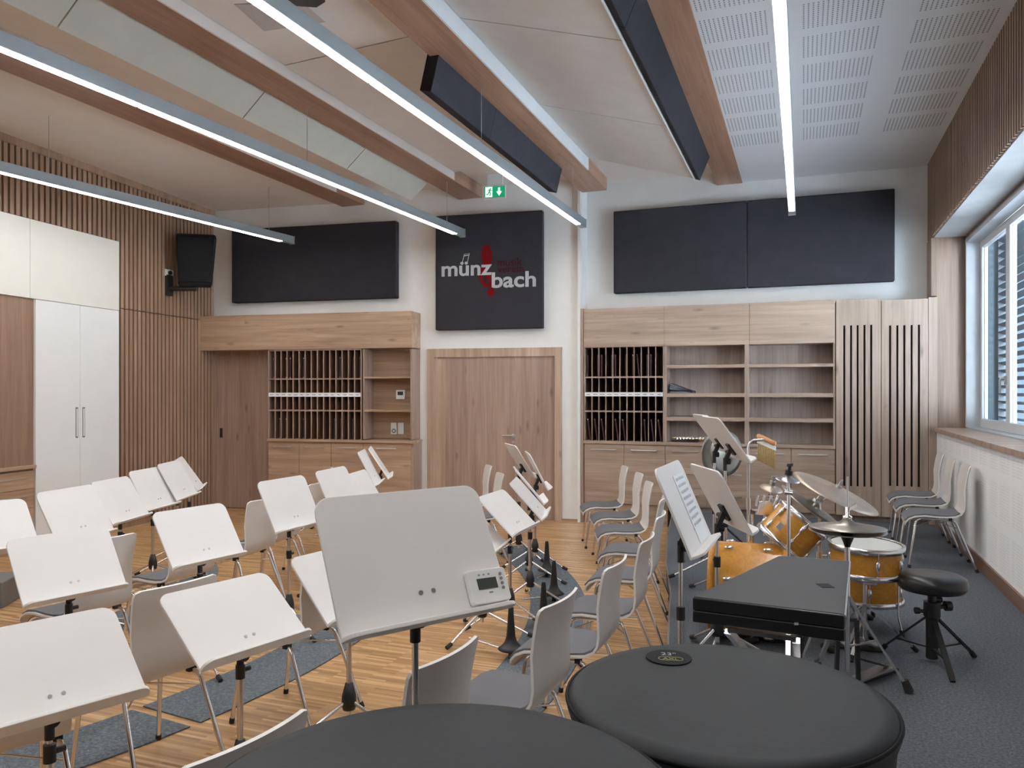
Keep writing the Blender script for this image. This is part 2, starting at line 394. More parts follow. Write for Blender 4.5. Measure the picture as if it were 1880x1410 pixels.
# ------------------------------------------------------------------ right wall with window
Y0W, Y1W = -4.9, 9.62
struct(MB().box(XR, XR+.3, -5, 9.95, .2, 1.22), 'wall_right', 'perf_wall')
struct(MB().box(XR-.03, XR+.28, -5, 9.66, 1.22, 1.262), 'sill_1', 'oak_pale_h').__setitem__('kind', 'structure')
struct(MB().box(XR-.018, XR, -5, 9.66, .2, .30), 'baseboard_right', 'skirt')
struct(MB().box(1.33, 1.5, -5, 9.95, 3.36, ZT), 'wall_right.001', 'slat_back')
m = MB(); y = -4.9
while y < 9.9:
    m.box(1.305, 1.33, y, y+.04, 3.345, 4.21); y += .068
struct(m, 'trim_6', 'slat_r')
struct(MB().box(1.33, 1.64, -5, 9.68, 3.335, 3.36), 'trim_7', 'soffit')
# wall in which the window sits, with opening
m = MB()
m.box(1.64, 1.74, -5, 9.95, 3.30, 3.40).box(1.64, 1.74, -5, 9.95, 1.0, 1.228).box(1.64, 1.74, 9.61, 9.95, 1.2, 3.4).box(1.64, 1.74, -5, 4.70, 1.2, 3.4)
struct(m, 'wall_right.002', 'oak_jamb')
struct(MB().box(1.3, 2.6, 9.955, 10.1, 0, ZT).box(1.74, 2.6, -5.1, 9.95, 3.45, 3.6), 'wall_right.003', 'wall')
win = bpy.data.objects.new('window_1', None); COL.objects.link(win); win['kind'] = 'structure'
WY0, WY1, WZ0, WZ1, WX = 4.76, 9.56, 1.275, 3.25, 1.76
m = MB()
m.box(1.63, WX, WY1, WY1+.05, WZ0, WZ1).box(1.63, WX, WY0-.05, WY0, WZ0, WZ1).box(1.63, WX, WY0-.05, WY1+.05, WZ1, WZ1+.05).box(1.645, WX+.06, WY0-.05, WY1+.05, WZ0-.045, WZ0)
m.build('reveal', 'reveal', win)
nW = 4; pw = (WY1-WY0)/nW
for i in range(nW):
    a, b = WY1-(i+1)*pw, WY1-i*pw
    m = MB(); fr = .075
    m.box(WX, WX+.06, a, a+fr, WZ0, WZ1).box(WX, WX+.06, b-fr, b, WZ0, WZ1).box(WX, WX+.06, a+fr, b-fr, WZ0, WZ0+fr+.02).box(WX, WX+.06, a+fr, b-fr, WZ1-fr, WZ1)
    s = m.build('sash', 'frame_white', win, bevel=.006)
    box(WX+.025, WX+.031, a+fr, b-fr, WZ0+fr+.02, WZ1-fr).build('pane', 'glass', s)
    yh = a+fr*.5
    MB().box(WX-.018, WX, yh-.014, yh+.014, 1.72, 1.80).tube([(WX-.01, yh, 1.78), (WX-.05, yh, 1.78), (WX-.055, yh+.004, 1.76), (WX-.055, yh+.006, 1.64)], .010, 8).build('window_handle', 'steel', s)
bl = thing('venetian_blind', 'grey slatted outdoor blind lowered behind the window panes', 'blind')
m = MB()
for k in range(26):
    z = WZ0+.03+k*.08
    if z < WZ1: m.bar((WX+.18, WY0, z), (WX+.18, WY1-.07, z), .075, .004, (.42, 0, 1))
m.build('slat_stack', 'blind', bl)
m = MB()
for yy in (WY1-.05, WY1-2.45): m.box(WX+.155, WX+.205, yy-.02, yy+.02, WZ0-.1, WZ1+.1)
m.build('guide_rail', 'blind', bl)
struct(MB().box(WX+.062, WX+.9, WY1-.02, WY1+.2, .5, 3.6), 'wall_outside', 'clay')
struct(MB().box(WX+.1, 8, -6, 10.2, .3, .5), 'ground_outside', 'outside')

# ------------------------------------------------------------------ ceiling fittings
# white linings beside the beams
struct(MB().box(-2.33, -2.315, -5, 8.75, 4.20, 4.375), 'trim_8', 'upstand')
struct(MB().box(-3.95, -3.935, -5, 8.6, 4.203, 4.375), 'trim_11', 'ceil')
struct(MB().box(-5.60, -5.585, -5, 8.6, 4.203, 4.375), 'trim_12', 'ceil')
# sail between the two right-hand beams: boards falling from the lining to the absorber
sail = thing('ceiling_sail', 'pale sloping ceiling panel between lining and dark absorber', 'ceiling panel')
ys = [-4.9, -2.9, -.9, 1.2, 3.2, 5.15, 6.95, 8.74]
def sailboard(xa, za, xb, zb, y0, y1, th=.02):
    m = MB(); vs = []
    for y in (y0+.006, y1-.006):
        for x, z in ((xa, za), (xb, zb), (xb, zb+th), (xa, za+th)): vs.append((x, y, z))
    return m.add(vs, [(0, 1, 2, 3), (7, 6, 5, 4), (0, 4, 5, 1), (1, 5, 6, 2), (2, 6, 7, 3), (3, 7, 4, 0)])
for i in range(len(ys)-1): sailboard(-2.31, 4.335, -1.115, 3.985, ys[i], ys[i+1]).build('sail_board', 'sail', sail)
box(-1.125, -1.112, -4.9, 8.74, 3.97, 4.02).build('edge_strip', 'upstand', sail)
sail2 = thing('ceiling_sail', 'pale greenish sloping ceiling panel over the left rows', 'ceiling panel')
ys2 = [-4.9, -2.5, -.3, 1.9, 3.75, 5.55, 7.2, 8.66]
for i in range(len(ys2)-1): sailboard(-4.55, 4.02, -4.285, 4.25, ys2[i], ys2[i+1]).build('sail_board', 'sail_green', sail2)
sail3 = thing('ceiling_sail', 'shallow ceiling panel right of the middle beam with a dark gap', 'ceiling panel')
for i, (a, b) in enumerate(((-4.9, 1.0), (1.0, 3.2), (3.2, 5.3), (5.3, 8.6))): sailboard(-3.93, 4.29, -2.67, 4.352, a, b, .004).build('sail_board', 'ceil', sail3)
# flap of a hatch and the dark unit above the frame edge
ht = thing('ceiling_hatch', 'tilted grey hatch flap in the ceiling behind the middle light', 'hatch')
p = [atz(430, 0, 4.33), atz(485, 50, 4.33), atz(598, 33, 4.33), atz(560, 0, 4.33)]
m = MB(); m.add([(q.x, q.y, 4.30+k*.02) for k in (0, 1) for q in p], [(0, 1, 2, 3), (7, 6, 5, 4), (0, 4, 5, 1), (1, 5, 6, 2), (2, 6, 7, 3), (3, 7, 4, 0)])
m.build('flap', 'grey_box', ht).data.materials[0] = plain('hatch_grey', (.50, .46, .43), .8)
un = thing('ceiling_projector', 'dark unit hanging from the ceiling at the top edge', 'projector')
c = atz(567, 4, 4.1)
MB().prism([(-.12, -.30), (.12, -.30), (.12, .02), (.03, .06), (-.12, -.02)], 0, .14, lambda x, y, z: (c.x+x, c.y+y-.02, 4.08+z)).build('housing', 'black', un)
MB().cyl((c.x, c.y-.12, 4.22), (c.x, c.y-.12, ZT), .02).build('hanger', 'steel', un)
# absorber boards on edge beside the beams
def absorber(pts_top, pts_bot, th, label, cuts):
    """board on edge: top line and bottom line (x, z), thickness to the left"""
    t = thing('ceiling_absorber', label, 'acoustic panel')
    (xt, zt), (xb, zb) = pts_top, pts_bot
    e = Vector((xt-xb, 0, zt-zb)).normalized(); nrm = Vector((-e.z, 0, e.x))
    for a, b in zip(cuts[:-1], cuts[1:]):
        vs = []
        for y in (a+.003, b-.003):
            for q in (Vector((xb, y, zb)), Vector((xt, y, zt)), Vector((xt, y, zt))+nrm*th, Vector((xb, y, zb))+nrm*th): vs.append(q)
        MB().add(vs, [(0, 1, 2, 3), (7, 6, 5, 4), (0, 4, 5, 1), (1, 5, 6, 2), (2, 6, 7, 3), (3, 7, 4, 0)]).build('board', 'absorb', t, bevel=.004)
    return t
absorber((-2.585, 4.20), (-2.65, 3.93), .10, 'dark grey absorber board hung under the timber beam above the lamp', (5.36, 6.55, 8.6))
absorber((-.93, 4.26), (-1.06, 3.955), .05, 'long dark grey absorber board beside the right timber beam', (-3, 1.4, 4.9, 6.6, 8.73))

# pendant lamps
def lamp(p0, p1, label, ceil, cuts, hang):
    p0, p1 = Vector(p0), Vector(p1); d = (p1-p0).normalized(); p1 = p1+d*.16; s = d.cross(Vector((0, 0, 1))).normalized()
    t = thing('pendant_light', label, 'lamp', group=None)
    w, h = .075, .095
    m = MB(); m.obox((p0+p1)/2+Vector((0, 0, h/2+.006)), d*((p1-p0).length/2), s*w/2, Vector((0, 0, h/2))); m.build('housing', 'alu', t, bevel=.003)
    m = MB(); m.obox(p1+d*.006+Vector((0, 0, h/2+.004)), d*.006, s*(w/2+.002), Vector((0, 0, h/2+.004))); m.build('end_cap', 'steel', t)
    a = p0
    for c in cuts+[None]:
        e = p1-d*.20 if c is None else p0+d*c
        q0, q1 = a+d*.012, e-d*.012
        MB().obox((q0+q1)/2+Vector((0, 0, .004)), d*((q1-q0).length/2), s*(w/2-.010), Vector((0, 0, .004))).build('diffuser', 'led', t)
        a = e
    for c in hang:
        q = p1-d*c; MB().cyl((q.x, q.y, h+3.6), (q.x, q.y, ceil), .003, n=6).build('suspension_cable', 'steel', t)
    return t
zl = 3.6
lamp((-.11, -1.6, zl), (-.12, 9.02, zl), 'bright linear lamp below the perforated ceiling', 4.21, [1.8, 6.4], [.35, 3.2])
lamp((-2.66, -1.6, zl), (-2.46, 8.87, zl), 'linear lamp ending in front of the pier right of the logo', 4.2, [1.8, 5.93], [.42, 3.0, 6.0])
lamp((-4.505, -1.6, zl), (-4.035, 8.88, zl), 'linear lamp ending before the logo panel', 4.2, [1.6, 5.74], [.42, 3.1, 6.2])
lamp((-7.10, 1.0, zl), (-6.34, 8.52, zl), 'linear lamp ending before the left dark wall panel', 4.25, [6.7], [.42, 3.3])

# ------------------------------------------------------------------ exit sign
def poly_part(pts, y, th, name, mat, parent): return MB().prism(pts, 0, th, lambda x, z, k: (x, y-k, z)).build(name, mat, parent)
d = 9.75; c = atd(909, 353, d)
es = thing('exit_sign', 'green emergency exit sign with running figure and arrow', 'sign', loc=c, rz=BA)
w, h = .285, .165
MB().box(-w/2, w/2, -.02, .02, -h/2, h/2).box(-.10, .10, -.015, .015, h/2, 4.36-c.z if c.z < 4.3 else h/2+.05).build('housing', 'white', es, bevel=.004)
box(-w/2+.012, w/2-.012, -.024, -.0205, -h/2+.014, h/2-.014).build('green_face', 'sign_lit_green', es)
poly_part([(-.118, -.062), (-.03, -.062), (-.03, .062), (-.118, .062)], -.0245, .0015, 'white_field', 'sign_lit_white', es)
m = MB()
def stroke(pts, r=.007):
    for a, b in zip(pts[:-1], pts[1:]):
        a, b = Vector(a), Vector(b); dd = (b-a).normalized(); nn = Vector((-dd.y, dd.x))*r; a -= dd*r*.5; b += dd*r*.5
        m.prism([tuple(a-nn), tuple(b-nn), tuple(b+nn), tuple(a+nn)], 0, .0015, lambda x, z, k: (x, -.0262-k, z))
m.prism([(-.052+.009*math.cos(i*PI/6), .045+.009*math.sin(i*PI/6)) for i in range(12)], 0, .0015, lambda x, z, k: (x, -.0262-k, z))
stroke([(-.058, .032), (-.068, .0)], .010); stroke([(-.058, .03), (-.042, .016), (-.034, .020)], .005); stroke([(-.06, .03), (-.082, .024), (-.09, .010)], .005)
stroke([(-.066, .0), (-.052, -.02), (-.062, -.045)]); stroke([(-.07, .0), (-.084, -.025), (-.104, -.03)])
m.build('running_figure', 'sign_lit_green', es)
m = MB(); stroke([(.058, .045), (.058, -.02)], .011); m.prism([(.025, .0), (.058, -.052), (.091, .0), (.074, .006), (.058, -.012), (.042, .006)], 0, .0015, lambda x, z, k: (x, -.0262-k, z)); m.build('arrow', 'sign_lit_white', es)

# ------------------------------------------------------------------ acoustic wall panels and logo
def bpanel(fr, px0, px1, z0, z1, th, name, label, seams=()):
    t = thing(name, label, 'acoustic panel', mw=fr.m)
    xs = [fr.x(px0, -th)]+[fr.x(s, -th) for s in seams]+[fr.x(px1, -th)]
    for a, b in zip(xs[:-1], xs[1:]): box(a+.001, b-.001, -th, -.004, z0, z1).build('panel', 'absorb', t, bevel=.012)
    return t, xs
th = .12
bpanel(FB, 425, 727, FB.z(580, 551, -th), FB.z(580, 413, -th), th, 'wall_absorber', 'dark grey wall panel above the left shelf unit')
bpanel(FR, 1126, 1643, FR.z(1384, 527, -th), FR.z(1384, 367, -th), th, 'wall_absorber', 'wide dark grey wall panel above the right bookcase', (1371,))
lp, xs = bpanel(FB, 799, 996, FB.z(900, 604, -th), FB.z(900, 391, -th), th, 'logo_panel', 'square dark panel with lettering above the double door')
Zp = lambda px, py: FB.z(px, py, -th); Xp = lambda px: FB.x(px, -th)
def text(s, px0, px1, py, hpx, name, mat, parent, bold=.0, bw=True):
    o = text_mesh(s, name, mat, parent, 1, .002, bold)
    vx = [v.co.x for v in o.data.vertices]; x0, x1 = Xp(px0), Xp(px1); lo = min(vx); w = max(vx)-lo
    z0 = Zp((px0+px1)/2, py); hz = Zp((px0+px1)/2, py-hpx)-z0
    sx = (x1-x0)/w; sy = hz/.52
    o.matrix_basis = Matrix.Translation((x0-lo*sx, -th-.004, z0)) @ Matrix.Rotation(PI/2, 4, 'X') @ Matrix.Diagonal((sx, sy, 1, 1))
    return o
text('münz', 811, 903, 505.5, 20, 'lettering', 'silver_text', lp, .022)
text('bach', 903, 984, 526.5, 20.5, 'lettering', 'silver_text', lp, .022)
text('musik', 914, 959, 488, 11, 'lettering', 'red_dk', lp, .005)
text('verein', 914, 961, 500, 10, 'lettering', 'red_dk', lp, .005)
def strip(pts, r, name, mat, y=-.0, rs=None, parent=lp):
    m = MB(); P = [Vector((Xp(a), Zp(a, b))) for a, b in pts]
    Lf, Rg = [], []
    for i, p in enumerate(P):
        t = (P[min(i+1, len(P)-1)]-P[max(i-1, 0)]).normalized(); nn = Vector((-t.y, t.x))*(rs[i] if rs else r); Lf.append(p+nn); Rg.append(p-nn)
    vs = [(q.x, -th-.001-y, q.y) for q in Lf+Rg]+[(q.x, -th-.003-y, q.y) for q in Lf+Rg]; n = len(P)
    fs = [(i, i+1, n+i+1, n+i) for i in range(n-1)]+[(2*n+i, 2*n+n+i, 2*n+n+i+1, 2*n+i+1) for i in range(n-1)]
    m.add(vs, fs); return m.build(name, mat, parent)
# note over the u
strip([(848.5, 484), (852.5, 467), (862, 465), (858, 482)], .004, 'music_note', 'silver_text', .001)
strip([(851.8, 470), (861.5, 468)], .006, 'music_note', 'silver_text', .001)
# treble clef
clef = [(886, 518), (883, 510), (884, 500), (890, 491), (896, 483), (899, 474), (899, 462), (896, 454), (892, 452), (889, 458), (888, 470), (891, 486), (896, 504), (901, 520), (905, 532), (904, 541), (899, 544)]
crs = [.02, .026, .03, .033, .034, .032, .028, .022, .022, .03, .036, .026, .018, .018, .018, .017, .012]
strip(clef, .02, 'treble_clef', 'red', -.0005, crs)
strip([(886, 518), (890, 523), (897, 524), (904, 520), (907, 512), (904, 505), (898, 503), (893, 507), (893, 514)], .02, 'treble_clef', 'red', -.0003, [.024, .026, .024, .026, .03, .026, .02, .015, .010])
m = MB(); cx_, cz_ = Xp(901), Zp(901, 536); m.prism([(cx_+.05*math.cos(i*PI/10), cz_+.048*math.sin(i*PI/10)) for i in range(20)], 0, .003, lambda x, z, k: (x, -th-.001-k, z)); m.build('treble_clef', 'red', lp)

# ------------------------------------------------------------------ left and middle back wall furniture (frame FB)
D1 = -.32
zf = lambda px, py: FB.z(px, py, D1); xf = lambda px: FB.x(px, D1)
o = box(cl-.28+.0, xf(756), D1-.02, -.005, zf(560, 641), zf(560, 576)).build('fascia_board', 'oak_h', None, FB.m, .003)
tag(o, 'long oak fascia board over the left shelf unit and sliding door', 'fascia board')
# sliding door
dz = FB.z(440, 653)
dr = struct(MB().box(FB.x(399), xf(492), -.03, 0, .01, dz), 'door_1', 'oak_v', FB.m)
MB().box(FB.x(406), FB.x(411), -.034, -.031, FB.z(408, 803), FB.z(408, 786)).build('door_handle', 'dark', dr)
struct(MB().box(FB.x(395), FB.x(398.5), -.05, 0, 0, dz).box(FB.x(395), xf(492), -.05, 0, dz, dz+.1), 'trim_9', 'oak_v', FB.m)
# pigeonhole racks
def pigeon(fr, Dy, px0, px1, pyt, pyb, rows, cols, mat, name, label, side_w, back=-.012, body=None, tw=.006):
    t = thing(name, label, 'pigeonhole rack', mw=fr.m)
    x0, x1 = fr.x(px0, Dy), fr.x(px1, Dy); pm = (px0+px1)/2; zt, zb = fr.z(pm, pyt, Dy), fr.z(pm, pyb, Dy)
    m = MB(); m.box(x0-side_w, x0, Dy, back, zb, zt+.02).box(x1, x1+side_w, Dy, back, zb, zt+.02).box(x0-side_w, x1+side_w, Dy, back, zt, zt+.03)
    m.build('frame', mat, t)
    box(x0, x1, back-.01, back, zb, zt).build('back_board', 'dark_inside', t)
    zs = []
    for (a, b, mt) in rows:
        za, zb2 = fr.z(pm, a, Dy), fr.z(pm, b, Dy); zs.append((zb2, za))
        box(x0, x1, Dy, back-.01, zb2, za).build('shelf', mat, t)
        if mt:
            ls = box(x0, x1, Dy-.006, Dy-.001, zb2, za).build('label_strip', 'label', t)
            m = MB()
            for k in range(cols):
                cx = x0+(k+.5)*(x1-x0)/cols; ww = (x1-x0)/cols*random.uniform(.22, .36)
                m.box(cx-ww, cx+ww, Dy-.0072, Dy-.0062, (za+zb2)/2-.004, (za+zb2)/2+.004)
            m.build('name_print', 'ink', ls)
    bounds = [zt]+[v for p in zs for v in (p[1], p[0])]+[zb]
    cw_ = (x1-x0)/cols
    for r in range(len(zs)+1):
        zhi, zlo = bounds[2*r], bounds[2*r+1]
        for k in range(1, cols):
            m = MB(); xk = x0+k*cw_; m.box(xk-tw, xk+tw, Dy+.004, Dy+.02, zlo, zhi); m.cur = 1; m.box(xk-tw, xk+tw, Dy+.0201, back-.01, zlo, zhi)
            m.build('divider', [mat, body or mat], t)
    return t, x0, cw_, bounds
rows_l = ((694.5, 696.8, 0), (721, 728.3, 1), (752.6, 755.2, 0))
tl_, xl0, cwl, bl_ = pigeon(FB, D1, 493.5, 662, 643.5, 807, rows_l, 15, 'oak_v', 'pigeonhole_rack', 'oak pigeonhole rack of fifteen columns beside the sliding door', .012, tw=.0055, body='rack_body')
def folder(fr, Dy, x0, cwid, zlo, hgt, k, lean, mat, label, group, off=0.0, studs=True):
    xb = x0+(k+.5)*cwid+off; dp = .235
    t = thing('music_folder', label, 'folder', group=group, mw=fr.m)
    wv = .009; sh = lean
    m = MB(); vs = []
    for y in (Dy+.035, Dy+.035+dp):
        for (xx, zz) in ((xb-wv-sh, zlo+.002), (xb+wv-sh, zlo+.002), (xb+wv+sh, zlo+hgt), (xb-wv+sh, zlo+hgt)): vs.append((xx, y, zz))
    m.add(vs, [(0, 1, 2, 3), (7, 6, 5, 4), (0, 4, 5, 1), (1, 5, 6, 2), (2, 6, 7, 3), (3, 7, 4, 0)])
    m.build('cover', mat, t)
    if studs:
        m = MB()
        for f in (.05, .95): m.cyl((xb-sh+2*sh*f, Dy+.034, zlo+hgt*f), (xb-sh+2*sh*f, Dy+.0355, zlo+hgt*f), .006, n=8)
        m.build('corner_stud', 'chrome', t)
ORD = 'first second third fourth fifth sixth seventh eighth ninth tenth eleventh twelfth thirteenth fourteenth fifteenth'.split()
for k, off, mt in ((0, .008, 'folder'), (2, .018, 'folder'), (3, -.01, 'folder'), (5, .008, 'folder_dk'), (11, .005, 'folder_dk'), (13, .018, 'folder'), (14, .020, 'folder_dk')):
    folder(FB, D1, xl0, cwl, bl_[1], .285, k, 0, mt, 'folder standing in the top row of the left rack, %s compartment' % ORD[k], 'folders in the left rack', off)
for k, off, mt in ((1, .012, 'folder'), (2, .016, 'folder'), (5, .004, 'folder_dk'), (10, .012, 'folder_dk'), (11, .016, 'folder'), (13, .01, 'folder_dk')):
    folder(FB, D1, xl0, cwl, bl_[7], .285, k, 0, mt, 'folder standing in the bottom row of the left rack, %s compartment' % ORD[k], 'folders in the left rack', off)
# open niche shelf
ns = thing('open_shelf', 'open oak niche shelf with two boards right of the left rack', 'shelf', mw=FB.m)
x0, x1 = xf(665), xf(756); zt, zb = zf(710, 641), zf(710, 807)
box(x0+.012, x0+.03, D1, -.01, zb, zt).build('side_panel', 'oak_v', ns)
box(x1-.02, x1, D1, -.01, zb, zt).build('side_panel', 'oak_v', ns)
box(x0+.03, x1-.02, -.03, -.01, zb, zt).build('back_panel', 'oak_h', ns)
for a, b in ((691.5, 694.5), (752.5, 756)): box(x0+.03, x1-.02, D1, -.03, zf(710, b), zf(710, a)).build('shelf_board', 'oak_h', ns)
def fitting(name, label, cat, px0, px1, py0, py1, inner):
    t = thing(name, label, cat, mw=FB.m); yb = -.03
    X = lambda p: FB.x(p, yb); Z = lambda p, q: FB.z(p, q, yb)
    pm = (px0+px1)/2
    box(X(px0), X(px1), yb-.02, yb-.0005, Z(pm, py1), Z(pm, py0)).build('plate', 'tuner', t, bevel=.003)
    inner(t, X, Z, yb)
    return t
fitting('thermostat', 'white thermostat with dark display in the niche shelf', 'thermostat', 728, 744, 716, 733, lambda t, X, Z, y: box(X(731), X(741), y-.022, y-.0195, Z(736, 725.5), Z(736, 719)).build('display', 'lcd', t))
fitting('wall_socket', 'white wall socket plate in the niche, left of the pair', 'socket', 718.5, 729, 776, 797, lambda t, X, Z, y: MB().lathe([(.012, .021), (.03, .0215), (.033, .0195)], (X(724), y, Z(724, 791)), (0, -1, 0), 20).build('outlet', 'grey_plastic', t))
fitting('wall_socket', 'white switch plate in the niche, right of the pair', 'switch', 731.5, 742.5, 776, 797, lambda t, X, Z, y: box(X(732.5), X(741.5), y-.023, y-.0195, Z(737, 795.5), Z(737, 786.5)).build('rocker', 'tuner', t, bevel=.002))
# worktop and base cabinets left
o = box(xf(492), xf(760), D1-.03, -.005, zf(620, 812), zf(620, 807.2)).build('worktop', 'oak_h', None, FB.m, .003); tag(o, 'oak worktop along the left base cabinets', 'worktop')
def base_cab(fr, Dy, xa, xb, zt, zb, mat, label, fronts, hw, hx=None, group=None, yback=-.01):
    t = thing('base_cabinet', label, 'cabinet', mw=fr.m, group=group)
    box(xa+.002, xb-.002, Dy+.02, yback, zb, zt-.004).build('carcass', mat, t)
    zz = zt
    for i, hgt in enumerate(fronts):
        z1 = zt-.004 if i == 0 else zz-.002; z0 = max(zb, zz-hgt+.002)
        f = box(xa+.0025, xb-.0025, Dy, Dy+.019, z0, z1).build('door' if len(fronts) == 1 else 'drawer', mat, t, bevel=.0015)
        c = (xa+xb)/2; a, b = (c-hw, c+hw); zh = z1-.068
        if hw: MB().tube([(a, Dy, zh), (a, Dy-.028, zh)], .005).tube([(b, Dy, zh), (b, Dy-.028, zh)], .005).tube([(a-.02, Dy-.028, zh), (b+.02, Dy-.028, zh)], .006).build('handle', 'steel', f)
        zz -= hgt
    return t
zt = zf(620, 812)
for px0, px1, nm in ((492.5, 549, 'first'), (549, 608, 'second'), (608, 667, 'third'), (667, 755, 'wider fourth')):
    base_cab(FB, D1, xf(px0), xf(px1), zt, .08, 'oak_h', '%s oak base cabinet from the sliding door, below the left rack' % nm if nm[0] != 'w' else 'wider oak base cabinet below the niche shelf', [zt-.08], .12)
struct(box(xf(492), xf(757), D1+.04, -.01, 0, .08), 'baseboard_left', 'oak_h', FB.m)
o = box(xf(755), xf(759), D1, -.01, .0, zt).build('end_panel', 'oak_v', None, FB.m); tag(o, 'narrow oak end panel closing the left base cabinets', 'panel')
# double door with frame
dd = bpy.data.objects.new('door_2', None); COL.objects.link(dd); dd['kind'] = 'structure'; dd.matrix_basis = FB.m
yd = -.04
xd = lambda p, y=yd: FB.x(p, y)
zo, zi = FB.z(906, 639, yd), FB.z(906, 655, yd)
a, b = xd(784), xd(1031); ai, bi = xd(798), xd(1018)
MB().box(a, ai, yd, .0, 0, zo).box(bi, b, yd, 0, 0, zo).box(ai, bi, yd, 0, zi, zo).box(ai, ai+.14, yd+.02, .0, 0, zi-.02).build('frame', 'oak_frame', dd, bevel=.003)
xm = FB.x(946, -.012)
box(ai+.03, xm-.002, -.012, -.002, .008, zi).build('leaf', 'oak_v', dd)
l2 = box(xm+.002, bi, -.012, -.002, .008, zi).build('leaf', 'oak_v', dd)
xh, zh = FB.x(941, -.06), FB.z(941, 800, -.06)
MB().cyl((xh, -.012, zh), (xh, -.065, zh), .009).cyl((xh, -.062, zh), (xh-.135, -.062, zh), .009).cyl((xh, -.016, zh), (xh, -.012, zh), .025).cyl((xh, -.016, zh-.085), (xh, -.012, zh-.085), .020).build('door_handle', 'steel', dd)
struct(box(FB.x(1032), 0.0, -.012, 0, 0, .03), 'baseboard_back', 'oak_h', FB.m)

# ------------------------------------------------------------------ right back wall furniture (frame FR)
D2 = -.31
xr = lambda p, y=D2: FR.x(p, y); zr = lambda p, q, y=D2: FR.z(p, q, y)
PB = .2
fm_ = MB(); fz = (zr(1300, 634), zr(1300, 559.5))
for a, b in ((1072, 1220), (1220, 1376), (1376, 1533)): fm_.box(xr(a)+.0012, xr(b)-.0012, D2-.015, -.005, *fz)
o = fm_.build('fascia_board', 'oak_pale_h', None, FR.m, .003); tag(o, 'pale oak fascia board above the right rack and bookcase', 'fascia board')
o = box(xr(1066.5), xr(1071.5), D2-.015, -.005, .002, zr(1069, 567)).build('end_panel', 'oak_v', None, FR.m); tag(o, 'oak end panel beside the white pier', 'panel')
rows_r = ((691, 693.8, 0), (720.2, 727.6, 1), (754.2, 756.8, 0))
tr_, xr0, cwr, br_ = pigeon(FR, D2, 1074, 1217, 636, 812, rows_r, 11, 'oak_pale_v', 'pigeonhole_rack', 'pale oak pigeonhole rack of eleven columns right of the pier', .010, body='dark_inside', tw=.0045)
for k, off, ln in ((0, -.02, 0), (1, .025, 0), (2, -.015, 0), (3, .026, 0), (4, -.018, 0), (5, .026, 0), (6, .026, 0), (7, 0, -.014), (8, .026, 0), (9, -.02, 0)):
    folder(FR, D2, xr0, cwr, br_[1], .275, k, ln, 'folder', 'dark red folder in the top row of the right rack, %s compartment' % ORD[k], 'folders in the right rack', off)
for k, off, ln in ((0, 0, -.018), (1, 0, -.018), (2, 0, -.02), (4, 0, -.02), (5, 0, -.018), (8, -.004, -.008), (9, 0, -.018), (10, 0, -.018)):
    folder(FR, D2, xr0, cwr, br_[7], .29, k, ln, 'folder', 'dark red folder leaning in the bottom row of the right rack, %s compartment' % ORD[k], 'folders in the right rack', off)
bk = thing('bookcase', 'pale oak open bookcase of two bays with four levels', 'bookcase', mw=FR.m)
xa, xb_, xc, xdv, xe = xr(1219), xr(1224), xr(1367), xr(1375), xr(1530)
ztb, zbb = zr(1376, 630), zr(1376, 815)
for a, b in ((xa, xb_), (xc, xdv), (xe, xr(1533.5))): box(a, b, D2, -.02, zbb, ztb).build('upright', 'oak_pale_v', bk)
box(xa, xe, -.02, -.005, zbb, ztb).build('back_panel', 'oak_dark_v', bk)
for (s0, s1) in ((xb_, xc), (xdv, xe)):
    for a, b in ((668.5, 674.5), (722, 729), (767, 774)): box(s0, s1, D2, -.02, zr(1376, b), zr(1376, a)).build('shelf', 'oak_pale_h', bk)
zwt = zr(1300, 813.5)
o = box(xr(1072), xr(1533.5), D2-.02, -.005, zr(1300, 819), zwt).build('worktop', 'oak_pale_h', None, FR.m, .002); tag(o, 'pale oak worktop along the right base cabinets', 'worktop')
zt = zr(1300, 819); zb = PB+.06
cabs = [1072.5, 1145.5, 1221, 1298, 1375.5, 1452.5, 1533.5]
nm = ['first pale oak base cabinet right of the pier', 'second pale oak base cabinet from the pier, under the rack', 'pale oak drawer unit below the left bookcase bay, nearer the rack', 'pale oak drawer unit behind the two cymbals', 'pale oak base cabinet behind the chime bar', 'pale oak base cabinet next to the slatted cupboard']
for i in range(6):
    hh = zt-zb
    fr_ = [hh] if i in (0, 1, 4, 5) else [hh*.36, hh*.34, hh*.30]
    base_cab(FR, D2, xr(cabs[i]), xr(cabs[i+1]), zt, zb, 'oak_pale_h', nm[i], fr_, .14)
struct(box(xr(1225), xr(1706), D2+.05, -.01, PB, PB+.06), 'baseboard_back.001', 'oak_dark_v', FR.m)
struct(box(xr(1072), xr(1225), D2+.03, -.01, 0, PB+.06), 'baseboard_back.002', 'oak_pale_h', FR.m)
